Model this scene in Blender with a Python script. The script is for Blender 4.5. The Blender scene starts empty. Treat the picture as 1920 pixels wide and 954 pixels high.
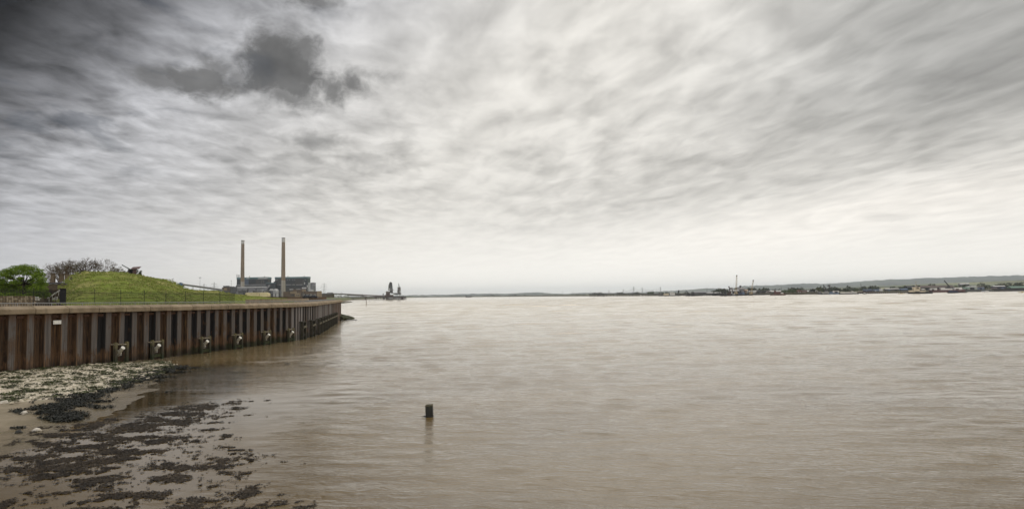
import bpy, bmesh, math, random
from mathutils import Vector, Matrix, noise as mnoise
import numpy as np

S = bpy.context.scene
COL = S.collection
R = math.radians
rng = random.Random(7)

# ------------------------------------------------------------------ camera
EYE = 5.5
FPX = 1251.0                       # focal length in pixels of the 1920 px wide photograph
PITCH, ROLL = R(3.5), R(-0.9)
cd = bpy.data.cameras.new('camera')
cam = bpy.data.objects.new('camera', cd)
COL.objects.link(cam)
cd.sensor_width = 36.0
cd.lens = FPX / 1920 * 36.0
cd.clip_start = 0.2
cd.clip_end = 60000
CM = Matrix.Rotation(math.pi / 2 + PITCH, 4, 'X') @ Matrix.Rotation(ROLL, 4, 'Z')
cam.matrix_world = Matrix.Translation((0, 0, EYE)) @ CM
S.camera = cam
CM3 = CM.to_3x3()


def ray(px, py):
    return (CM3 @ Vector(((px - 960) / FPX, (477 - py) / FPX, -1.0))).normalized()


def at(px, py, Y):
    """the point seen at a photo pixel, at depth Y metres"""
    d = ray(px, py)
    return Vector((0, 0, EYE)) + d * (Y / d.y)


def ground(px, py, z=0.0):
    d = ray(px, py)
    return Vector((0, 0, EYE)) + d * ((z - EYE) / d.z)


# ------------------------------------------------------------------ node helper
class V:
    """a node socket with arithmetic"""
    def __init__(s, nt, o): s.nt, s.o = nt, o
    def _m(s, op, *a):
        n = s.nt.nodes.new('ShaderNodeMath'); n.operation = op
        for i, x in enumerate((s,) + a):
            if isinstance(x, V): s.nt.links.new(x.o, n.inputs[i])
            else: n.inputs[i].default_value = x
        return V(s.nt, n.outputs[0])
    def __add__(s, b): return s._m('ADD', b)
    def __sub__(s, b): return s._m('SUBTRACT', b)
    def __mul__(s, b): return s._m('MULTIPLY', b)
    def __truediv__(s, b): return s._m('DIVIDE', b)
    __radd__ = __add__
    __rmul__ = __mul__
    def __rsub__(s, b): return (s * -1.0) + b
    def mx(s, b): return s._m('MAXIMUM', b)
    def mn(s, b): return s._m('MINIMUM', b)
    def pw(s, b): return s._m('POWER', b)
    def atan2(s, b): return s._m('ARCTAN2', b)
    def asin(s): return s._m('ARCSINE')
    def sqrt(s): return s._m('SQRT')
    def abs(s): return s._m('ABSOLUTE')
    def fract(s): return s._m('FRACT')
    def sin(s): return s._m('SINE')
    def ss(s, lo, hi, a=0.0, b=1.0):
        n = s.nt.nodes.new('ShaderNodeMapRange'); n.interpolation_type = 'SMOOTHSTEP'
        inv = lo > hi
        if inv: lo, hi, a, b = hi, lo, b, a
        s.nt.links.new(s.o, n.inputs[0])
        for i, x in ((1, lo), (2, hi), (3, a), (4, b)): n.inputs[i].default_value = x
        return V(s.nt, n.outputs[0])
    def ramp(s, stops, interp='LINEAR'):
        n = s.nt.nodes.new('ShaderNodeValToRGB'); cr = n.color_ramp; cr.interpolation = interp
        while len(cr.elements) < len(stops): cr.elements.new(0.5)
        for e, (p, c) in zip(cr.elements, stops):
            e.position = p
            e.color = (c, c, c, 1) if not isinstance(c, (tuple, list)) else (*c, 1)
        s.nt.links.new(s.o, n.inputs[0])
        return V(s.nt, n.outputs[0])


class G:
    """builds node graphs"""
    def __init__(s, nt): s.nt = nt
    def new(s, t): return s.nt.nodes.new(t)
    def lk(s, a, b): s.nt.links.new(a.o if isinstance(a, V) else a, b)
    def xyz(s, v):
        n = s.new('ShaderNodeSeparateXYZ'); s.lk(v, n.inputs[0])
        return [V(s.nt, o) for o in n.outputs]
    def vec(s, x, y, z=0.0):
        n = s.new('ShaderNodeCombineXYZ')
        for i, a in enumerate((x, y, z)):
            if isinstance(a, V): s.lk(a, n.inputs[i])
            else: n.inputs[i].default_value = a
        return V(s.nt, n.outputs[0])
    def noise(s, v, scale=1.0, detail=4.0, rough=0.5, dist=0.0, color=False):
        n = s.new('ShaderNodeTexNoise'); s.lk(v, n.inputs['Vector'])
        n.inputs['Scale'].default_value = scale; n.inputs['Detail'].default_value = detail
        n.inputs['Roughness'].default_value = rough; n.inputs['Distortion'].default_value = dist
        return V(s.nt, n.outputs[1 if color else 0])
    def vor(s, v, scale=1.0, out=0, rnd=1.0):
        n = s.new('ShaderNodeTexVoronoi'); s.lk(v, n.inputs['Vector'])
        n.inputs['Scale'].default_value = scale; n.inputs['Randomness'].default_value = rnd
        return V(s.nt, n.outputs[out])
    def mix(s, f, a, b, blend='MIX'):
        n = s.new('ShaderNodeMix'); n.data_type = 'RGBA'; n.blend_type = blend
        for k, x in ((0, f), (6, a), (7, b)):
            sock = n.inputs[k]
            if isinstance(x, V): s.lk(x, sock)
            elif k == 0: sock.default_value = x
            elif isinstance(x, (int, float)): sock.default_value = (x, x, x, 1)
            else: sock.default_value = (*x, 1)
        return V(s.nt, n.outputs[2])
    def scale(s, c, f):
        n = s.new('ShaderNodeVectorMath'); n.operation = 'SCALE'
        s.lk(c, n.inputs[0])
        if isinstance(f, V): s.lk(f, n.inputs[3])
        else: n.inputs[3].default_value = f
        return V(s.nt, n.outputs[0])
    def pos(s): return V(s.nt, s.new('ShaderNodeNewGeometry').outputs['Position'])
    def obj(s): return V(s.nt, s.new('ShaderNodeTexCoord').outputs['Object'])
    def rnd(s): return V(s.nt, s.new('ShaderNodeObjectInfo').outputs['Random'])
    def isl(s): return V(s.nt, s.new('ShaderNodeNewGeometry').outputs['Random Per Island'])
    def attr(s, name):
        n = s.new('ShaderNodeAttribute'); n.attribute_name = name
        return V(s.nt, n.outputs['Fac'])
    def bump(s, h, strength=0.5, dist=0.05):
        n = s.new('ShaderNodeBump'); s.lk(h, n.inputs['Height'])
        n.inputs['Strength'].default_value = strength; n.inputs['Distance'].default_value = dist
        return V(s.nt, n.outputs[0])


# ------------------------------------------------------------------ sky and sun
SUN_AZ, SUN_EL = R(14), R(46)      # ahead of the camera, a little to the right, behind the cloud
W = bpy.data.worlds.new('World')
S.world = W
W.use_nodes = True
nt = W.node_tree
nt.nodes.clear()
g = G(nt)
out = g.new('ShaderNodeOutputWorld')
bg = g.new('ShaderNodeBackground')
bg.inputs['Strength'].default_value = 0.1
sky = g.new('ShaderNodeTexSky')
sky.sky_type = 'NISHITA'; sky.sun_disc = False
sky.sun_elevation = SUN_EL; sky.sun_rotation = SUN_AZ
sky.air_density = 1.0; sky.dust_density = 1.5
gen = V(nt, g.new('ShaderNodeTexCoord').outputs['Generated'])
dx, dy, dz = g.xyz(gen)
zz = dz.mx(0.0)
az = dx.atan2(dy)
el = dz.asin()
inv = zz + 0.075
px_, py_ = dx / inv, dy / inv
u = px_ * 0.975 + py_ * 0.22                   # across the cloud streets
w = py_ * 0.975 - px_ * 0.22                   # along them
left = az.ss(0.12, -0.30)
nA = g.noise(g.vec(u * 7.2, w * 3.2, 3.0), 1.0, 4.0, 0.5, 0.35)
nB = g.noise(g.vec(u * 0.9, w * 0.6, 9.0), 1.0, 3.0, 0.5, 0.3)
nC = g.noise(g.vec(px_ * 6.5, py_ * 4.6, 1.0), 1.0, 6.0, 0.55, 0.3)
nD = g.noise(g.vec(u * 3.4, w * 2.2, 5.0), 1.0, 4.0, 0.5, 0.5)
streak = (nA - 0.5) * 1.0 + (nB - 0.5) * 0.30 + (nD - 0.5) * 0.85
mott = (nC - 0.5) * 1.25 + (nB - 0.5) * 0.30 + (nD - 0.5) * 0.70
tex = (streak + (mott - streak) * left) * (dz.ss(0.01, 0.22, 0.06, 1.0))
# broad brightness: dark bank up to the left, grey up to the right, bright middle and horizon
sl = az * -0.9 + (el.mn(0.62) - 0.1) * 0.9 + (nB - 0.5) * 0.12
gl = (sl * 0.5).ramp([(0.0, .72), (0.1, .70), (0.175, .62), (0.25, .55), (0.292, .50), (0.345, .19), (0.40, .030), (0.45, .004), (0.52, .06), (0.60, .30), (0.75, .50)])
rt = az.ss(0.20, 0.66) * el.ss(0.11, 0.27) * -0.42 + 1.0
band = (el - (az * 0.22 + 0.10)).abs().ss(0.0, 0.09, 0.14, 0.0) * az.ss(-0.15, 0.35) * -1.0 + 1.0
warmlow = (el - (az * 0.12 + 0.045)).abs().ss(0.0, 0.06, 1.0, 0.0) * az.ss(-0.05, 0.5)
glow = g.vec((az - 0.10) * 1.2, (el - 0.40) * 1.6, 0.0)
ln = g.new('ShaderNodeVectorMath'); ln.operation = 'LENGTH'; g.lk(glow, ln.inputs[0])
glow = V(nt, ln.outputs['Value']).ss(0.65, 0.0)
hz = el.ss(0.16, 0.0)
B = gl * rt * band
bk = dy.ss(0.35, -0.25).mx(el.ss(0.60, 1.05))
B = B + (B * -1.0 + 1.0) * bk
B = B + glow * 0.02 + hz * 0.46 * az.ss(-0.7, 0.0, 0.3, 1.0) + warmlow * 0.17
B = B * (tex * (az.ss(0.9, -0.6, 0.92, 1.05) + sl.ss(0.42, 0.75) * 0.9) + 1.0)
B = B + (tex - 0.05).mx(0.0) * glow * 0.1
B = B.mx(0.018)
B = B - (B - 0.80).mx(0.0) * 0.35 * (bk * -1.0 + 1.0)
tintL = sl.ss(0.15, 0.8)
tint = g.mix(tintL, (1.0, .968, .905), (0.955, 0.97, 1.04))
tint = g.mix(warmlow * 0.8, tint, (1.0, 0.955, 0.885))
tint = g.mix(az.ss(0.15, 0.6) * el.ss(0.12, 0.3) * 0.7, tint, (1.0, 0.995, 0.965))
cloud = g.scale(tint, B * 10.0)
# dark low scud clouds, each at its own place in the sky
fl = g.noise(g.vec(az * 10.0, el * 12.0, 2.0), 1.0, 8.0, 0.60, 0.35)
fl2 = g.noise(g.vec(az * 34.0, el * 40.0, 7.0), 1.0, 6.0, 0.65, 0.5)
warp = (fl - 0.5) * 4.6 + (fl2 - 0.5) * 2.2
best = None
for (cx, cy, rx, ry, k) in ((522, 118, 78, 74, 1.0), (500, 95, 42, 40, .9), (575, 92, 40, 34, .9), (385, 150, 62, 34, .95), (400, 128, 40, 28, .8), (310, 150, 54, 18, .8), (655, 160, 50, 34, .85),
                            (690, 140, 45, 18, .5), (600, 8, 84, 24, .8), (592, 262, 48, 17, .55), (540, 175, 50, 26, .8), (450, 155, 50, 22, .7),
                            (690, 305, 55, 24, .30), (560, 312, 90, 17, .26), (470, 320, 46, 12, .25), (975, 428, 50, 7, .16), (1665, 408, 46, 6, .16)):
    d = ray(cx, cy); a0, e0 = math.atan2(d.x, d.y), math.asin(d.z)
    d2 = ray(cx + rx, cy); d3 = ray(cx, cy - ry)
    ra = 1.28 * abs(math.atan2(d2.x, d2.y) - a0); re = 1.28 * abs(math.asin(d3.z) - e0)
    q = ((az - a0) / ra); q2 = ((el - e0) / re)
    dd = (q * q + q2 * q2).sqrt()
    m = (dd * -1.0 + 0.95 + warp * (0.6 if k > .4 else 0.8)).ss(-0.15, 0.75) * k
    best = m if best is None else best.mx(m)
scud_in = g.noise(g.vec(az * 16.0, el * 18.0, 4.0), 1.0, 3.0, 0.5)
scud = g.scale(g.mix(0.5, (1.0, .985, .965), (.99, 1.0, 1.0)), (scud_in * 0.22 + 0.02) * 10.0)
cloud = g.mix(best * 0.95, cloud, scud)
# rents where the blue-black upper sky shows
nG = g.noise(g.vec(px_ * 2.4, py_ * 1.9, 21.0), 1.0, 5.0, 0.55, 0.5)
gap = nG.ss(0.47, 0.34) * sl.ss(0.34, 0.66) * el.ss(0.08, 0.24) * sl.ss(1.25, 1.0)
skyc = g.scale(V(nt, sky.outputs[0]), 0.20)
skyc = g.mix(0.45, skyc, (.34, .38, .48))
final = g.mix(gap * 0.5, cloud, skyc)
# a little of the sky itself everywhere
g.lk(final, bg.inputs['Color'])
g.lk(bg.outputs[0], out.inputs[0])

sl_ = bpy.data.lights.new('sun', 'SUN')
sl_.energy = 0.8; sl_.angle = R(60); sl_.color = (1.0, 0.96, 0.90)
sun = bpy.data.objects.new('sun', sl_)
COL.objects.link(sun)
sd = Vector((math.sin(SUN_AZ) * math.cos(SUN_EL), math.cos(SUN_AZ) * math.cos(SUN_EL), math.sin(SUN_EL)))
sun.rotation_euler = sd.to_track_quat('Z', 'Y').to_euler()
sun.location = (0, 0, 400)

S.view_settings.view_transform = 'Standard'
S.view_settings.look = 'None'
S.view_settings.exposure = 0.0
S.view_settings.gamma = 1.0
S.view_settings.use_curve_mapping = False
S.render.engine = 'CYCLES'
S.cycles.max_bounces = 6
S.cycles.diffuse_bounces = 3
S.cycles.glossy_bounces = 3
S.cycles.volume_bounces = 1
S.cycles.use_denoising = True


# ------------------------------------------------------------------ materials
MATS = {}


def material(name):
    m = bpy.data.materials.new(name); m.use_nodes = True
    nt = m.node_tree
    b = nt.nodes['Principled BSDF']
    return m, G(nt), b


def mat(name, col, rough=0.8, var=0.18, scale=1.5, col2=None, bump=0.0, metal=0.0, spec=0.3, streak=False, isl=0.0, tilt=None):
    """general weathered paint / stone / metal: colour mottled by noise in world space, optional runs down the face"""
    if name in MATS: return MATS[name]
    m, g, b = material(name)
    P = g.pos()
    n = g.noise(P, scale, 5.0, 0.6)
    c2 = col2 if col2 else tuple(c * (1 - var * 1.6) for c in col)
    c = g.mix(n.ss(0.35, 0.68), col, c2)
    if streak:
        x, y, z = g.xyz(P)
        st = g.noise(g.vec(x * 3.0, y * 3.0, z * 0.25), scale, 3.0, 0.6)
        c = g.mix(st.ss(0.5, 0.75) * 0.6, c, tuple(v * 0.55 for v in col))
    if isl:
        k = g.isl() * isl * 2.0 + (1.0 - isl)
        c = g.scale(c, k)
    g.lk(c, b.inputs['Base Color'])
    b.inputs['Roughness'].default_value = rough
    b.inputs['Metallic'].default_value = metal
    b.inputs['Specular IOR Level'].default_value = spec
    if bump:
        g.lk(g.bump(g.noise(P, scale * 6, 5.0, 0.65), bump, 0.03), b.inputs['Normal'])
    MATS[name] = m
    return m


# ------------------------------------------------------------------ mesh builder
class MB:
    def __init__(s): s.v, s.f, s.mi = [], [], []
    def add(s, vs, fs, mi=0):
        o = len(s.v); s.v += [tuple(v) for v in vs]
        for f in fs: s.f.append(tuple(o + i for i in f)); s.mi.append(mi)
        return s
    def box(s, c, d, mi=0, rz=0.0, taper=1.0):
        """centre c, full size d; taper shrinks the top"""
        vs = []
        ca, sa = math.cos(rz), math.sin(rz)
        for z in (-1, 1):
            t = taper if z > 0 else 1.0
            for x, y in ((-1, -1), (1, -1), (1, 1), (-1, 1)):
                X, Y = x * d[0] / 2 * t, y * d[1] / 2 * t
                vs.append((c[0] + X * ca - Y * sa, c[1] + X * sa + Y * ca, c[2] + z * d[2] / 2))
        return s.add(vs, [(3, 2, 1, 0), (4, 5, 6, 7), (0, 1, 5, 4), (1, 2, 6, 5), (2, 3, 7, 6), (3, 0, 4, 7)], mi)
    def bar(s, a, b, r, n=4, r2=None, mi=0, cap=True):
        a, b = Vector(a), Vector(b); d = b - a
        if d.length < 1e-6: return s
        d.normalize()
        up = Vector((0, 0, 1)) if abs(d.z) < 0.9 else Vector((1, 0, 0))
        e1 = d.cross(up).normalized(); e2 = d.cross(e1)
        r2 = r if r2 is None else r2
        vs = []
        for p, rr in ((a, r), (b, r2)):
            for i in range(n):
                t = 2 * math.pi * (i + .5) / n
                vs.append(p + e1 * (math.cos(t) * rr) + e2 * (math.sin(t) * rr))
        fs = [(i, (i + 1) % n, n + (i + 1) % n, n + i) for i in range(n)]
        if cap: fs += [tuple(range(n - 1, -1, -1)), tuple(range(n, 2 * n))]
        return s.add(vs, fs, mi)
    def beam(s, a, b, wd, ht, mi=0):
        """rectangular beam between two points"""
        a, b = Vector(a), Vector(b); d = (b - a).normalized()
        up = Vector((0, 0, 1)) if abs(d.z) < 0.95 else Vector((0, 1, 0))
        e1 = d.cross(up).normalized() * wd / 2; e2 = e1.cross(d).normalized() * ht / 2
        vs = [p + i * e1 + j * e2 for p in (a, b) for i, j in ((-1, -1), (1, -1), (1, 1), (-1, 1))]
        return s.add(vs, [(3, 2, 1, 0), (4, 5, 6, 7), (0, 1, 5, 4), (1, 2, 6, 5), (2, 3, 7, 6), (3, 0, 4, 7)], mi)
    def lathe(s, c, prof, n=20, mi=0, cap=True):
        vs = []
        for r, z in prof:
            for i in range(n):
                t = 2 * math.pi * i / n
                vs.append((c[0] + r * math.cos(t), c[1] + r * math.sin(t), c[2] + z))
        fs = []
        for k in range(len(prof) - 1):
            for i in range(n):
                j = (i + 1) % n
                fs.append((k * n + i, k * n + j, (k + 1) * n + j, (k + 1) * n + i))
        if cap:
            fs.append(tuple(range(n - 1, -1, -1))); fs.append(tuple(range((len(prof) - 1) * n, len(prof) * n)))
        return s.add(vs, fs, mi)
    def prism(s, poly, axis_o, ex, ey, ez, length, mi=0):
        """polygon (a, b) in the plane ex, ey extruded along ez"""
        o, ex, ey, ez = Vector(axis_o), Vector(ex), Vector(ey), Vector(ez)
        n = len(poly)
        vs = [o + ex * a + ey * b for a, b in poly] + [o + ex * a + ey * b + ez * length for a, b in poly]
        fs = [(i, (i + 1) % n, n + (i + 1) % n, n + i) for i in range(n)]
        fs += [tuple(range(n - 1, -1, -1)), tuple(range(n, 2 * n))]
        return s.add(vs, fs, mi)
    def mesh(s, name, mats):
        me = bpy.data.meshes.new(name)
        me.from_pydata(s.v, [], s.f)
        for m in (mats if isinstance(mats, (list, tuple)) else [mats]): me.materials.append(m)
        if len(me.materials) > 1: me.polygons.foreach_set('material_index', s.mi)
        me.update()
        bm = bmesh.new(); bm.from_mesh(me); bmesh.ops.recalc_face_normals(bm, faces=bm.faces); bm.to_mesh(me); bm.free()
        return me
    def obj(s, name, mats, parent=None, smooth=False, **p):
        me = s.mesh(name, mats)
        if smooth: me.polygons.foreach_set('use_smooth', [True] * len(me.polygons))
        return link(name, me, parent, **p)


def link(name, me, parent=None, **p):
    o = bpy.data.objects.new(name, me)
    COL.objects.link(o)
    if parent is not None:
        o.parent = parent
        o.matrix_parent_inverse = parent.matrix_world.inverted() if parent.matrix_world != Matrix() else Matrix()
    for k, v in p.items(): o[k] = v
    return o


def thing(name, label, cat, loc=(0, 0, 0), rz=0.0, group=None):
    o = bpy.data.objects.new(name, None)
    COL.objects.link(o)
    o.empty_display_size = 0.5
    o.matrix_world = Matrix.Translation(Vector(loc)) @ Matrix.Rotation(rz, 4, 'Z')
    o['label'] = label; o['category'] = cat
    if group: o['group'] = group
    return o


def tag(o, label, cat, group=None):
    o['label'] = label; o['category'] = cat
    if group: o['group'] = group
    return o


def part(name, me, parent, M=None, **p):
    """shared mesh placed under its thing in the thing's own coordinates"""
    o = bpy.data.objects.new(name, me)
    COL.objects.link(o)
    o.parent = parent
    if M is not None: o.matrix_local = M
    for k, v in p.items(): o[k] = v
    return o


def copy_tree(o, parent=None):
    c = o.copy(); COL.objects.link(c)
    if parent is not None: c.parent = parent; c.matrix_parent_inverse = o.matrix_parent_inverse.copy(); c.matrix_basis = o.matrix_basis.copy()
    for ch in list(o.children): copy_tree(ch, c)
    return c


def fbm(x, y, s=1.0, o=4, z=0.0):
    return mnoise.fractal(Vector((x * s, y * s, z)), 1.0, 2.0, o, noise_basis='PERLIN_ORIGINAL')


def interp(pts, x):
    if x <= pts[0][0]: return pts[0][1]
    for (a, b), (c, d) in zip(pts, pts[1:]):
        if x <= c: return b + (d - b) * (x - a) / (c - a)
    return pts[-1][1]


def inside(poly, x, y):
    r = False; j = len(poly) - 1
    for i in range(len(poly)):
        xi, yi = poly[i]; xj, yj = poly[j]
        if (yi > y) != (yj > y) and x < (xj - xi) * (y - yi) / (yj - yi) + xi: r = not r
        j = i
    return r


# ------------------------------------------------------------------ the sea wall's line in plan
WA, WB, WC = Vector((-37.2, 49.8)), Vector((-28.8, 88.5)), Vector((-43.9, 171.0))
WS = WA + (WA - WB) * 0.45                     # it goes on to the left, out of the frame
WM = Vector((-29.6, 100.0))
L1 = (WB - WA).length; LM = (WM - WB).length; L2 = LM + (WC - WM).length; L0 = (WA - WS).length


def wall_pt(s):
    """point and tangent on the wall line; s = 0 at WA"""
    if s <= L1:
        t = s / L1; d = (WB - WA) / L1
        n = Vector((d.y, -d.x))
        b = 0.36 * max(0.0, 1 - (2 * t - 1) ** 2) if s > 0 else 0.0
        db = 0.36 * -4 * (2 * t - 1) / L1 if s > 0 else 0.0
        return WA + d * s + n * b, (d + n * db).normalized()
    if s <= L1 + LM:
        d = (WM - WB) / LM
        return WB + d * (s - L1), d
    d = (WC - WM).normalized()
    return WM + d * (s - L1 - LM), d


def wall_top(s):                               # upper edge of the coping
    return interp([(-30, 5.34), (0, 5.29), (18, 5.12), (L1, 5.0), (L1 + L2, 5.06)], s)


def behind(s, off):
    p, t = wall_pt(s)
    return p + Vector((-t.y, t.x)) * off       # landward

# ------------------------------------------------------------------ foreshore areas, as outlines on the ground
def outline(pix, z=0.15):
    return [tuple(ground(x, y, z).xy) for x, y in pix]

PALE = outline([(-60, 704), (0, 694), (90, 688), (200, 680), (315, 672), (330, 682), (292, 700), (230, 718), (150, 738), (80, 748), (0, 756), (-80, 764)], 0.25)
WEED_DARK = outline([(45, 770), (110, 748), (190, 728), (240, 708), (300, 686), (345, 684), (350, 692), (300, 706), (250, 720), (200, 740), (165, 770), (120, 790), (75, 785)], 0.12)
WEED_BIG = outline([(-80, 905), (0, 862), (70, 828), (130, 803), (210, 790), (250, 785), (330, 760), (420, 752), (470, 752), (440, 782), (430, 800), (425, 840), (465, 850), (490, 880), (520, 905), (540, 948), (620, 975), (600, 1010), (-120, 1010)], 0.02)
WEED_SUNK = outline([(330, 690), (440, 672), (520, 660), (470, 690), (420, 722), (350, 765), (250, 800), (205, 790), (215, 745), (280, 712)], 0.0)


def edge_dist(poly, x, y):
    """signed distance to an outline, positive inside"""
    best = 1e9
    for (ax, ay), (bx, by) in zip(poly, poly[1:] + poly[:1]):
        ex, ey = bx - ax, by - ay
        t = max(0, min(1, ((x - ax) * ex + (y - ay) * ey) / (ex * ex + ey * ey + 1e-9)))
        d = math.hypot(x - ax - ex * t, y - ay - ey * t)
        if d < best: best = d
    return best if inside(poly, x, y) else -best

# shoreline: where the mud dips under the water
SHORE = [(-26, -5), (-19.5, 10), (-17.5, 20), (-18.2, 24), (-19.3, 31), (-21.8, 40), (-26.5, 52), (-30.5, 58), (-33.0, 66)]


def shore_x(y):
    return interp([(b, a) for a, b in SHORE], y)


def mud_z(x, y):
    d = shore_x(y) - x
    z = 0.035 * d if d > 0 else 0.05 * d
    z = min(z, 0.62)
    z += fbm(x, y, 0.35, 4) * 0.045 + fbm(x, y, 1.6, 3, 4.0) * 0.016
    return max(z, -0.5)


# mud sheet
def build_mud():
    xs = np.arange(-60, -8, 0.33); ys = np.arange(2, 84, 0.33)
    nx, ny = len(xs), len(ys)
    vs = []; pale = []; sunk = []
    for y in ys:
        for x in xs:
            z = mud_z(x, y)
            dp = edge_dist(PALE, x, y)
            vs.append((x, y, z + (0.05 + fbm(x, y, 2.6, 3, 9) * 0.05 if dp > 0 else 0)))
            pale.append(max(0, min(1, 0.5 + dp / 1.6)))
    fs = [(j * nx + i, j * nx + i + 1, (j + 1) * nx + i + 1, (j + 1) * nx + i) for j in range(ny - 1) for i in range(nx - 1)]
    me = bpy.data.meshes.new('foreshore'); me.from_pydata(vs, [], fs)
    a = me.attributes.new('pale', 'FLOAT', 'POINT'); a.data.foreach_set('value', pale)
    me.polygons.foreach_set('use_smooth', [True] * len(fs))
    m, g, b = material('foreshore_mud')
    P = g.pos(); x, y, z = g.xyz(P)
    n1 = g.noise(P, 0.5, 5, 0.6); n2 = g.noise(P, 3.0, 5, 0.6); n3 = g.noise(P, 14.0, 3, 0.6)
    mud = g.mix(n1.ss(.38, .62), (.27, .215, .14), (.20, .16, .095))
    mud = g.mix(n2.ss(.56, .70) * .6, mud, (.11, .085, .05))
    pl = (g.attr('pale') + (n2 - 0.5) * 1.0 + (n3 - .5) * .3).ss(0.35, 0.62)
    chalk = g.mix(n3.ss(.35, .65), (.66, .58, .45), (.47, .40, .29))
    chalk = g.mix(n2.ss(.50, .60) * .75, chalk, (.13, .125, .05))
    c = g.mix(pl, mud, chalk)
    wet = z.ss(0.10, 0.0)
    c = g.mix(wet * .55, c, (.10, .078, .045))
    g.lk(c, b.inputs['Base Color'])
    g.lk(z.ss(0.26, 0.03, 0.75, 0.18), b.inputs['Roughness'])
    g.lk(g.bump(n2 * 0.6 + n3 * 0.4, 0.6, 0.06), b.inputs['Normal'])
    me.materials.append(m)
    return link('foreshore', me, None, kind='structure')


build_mud()

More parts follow.
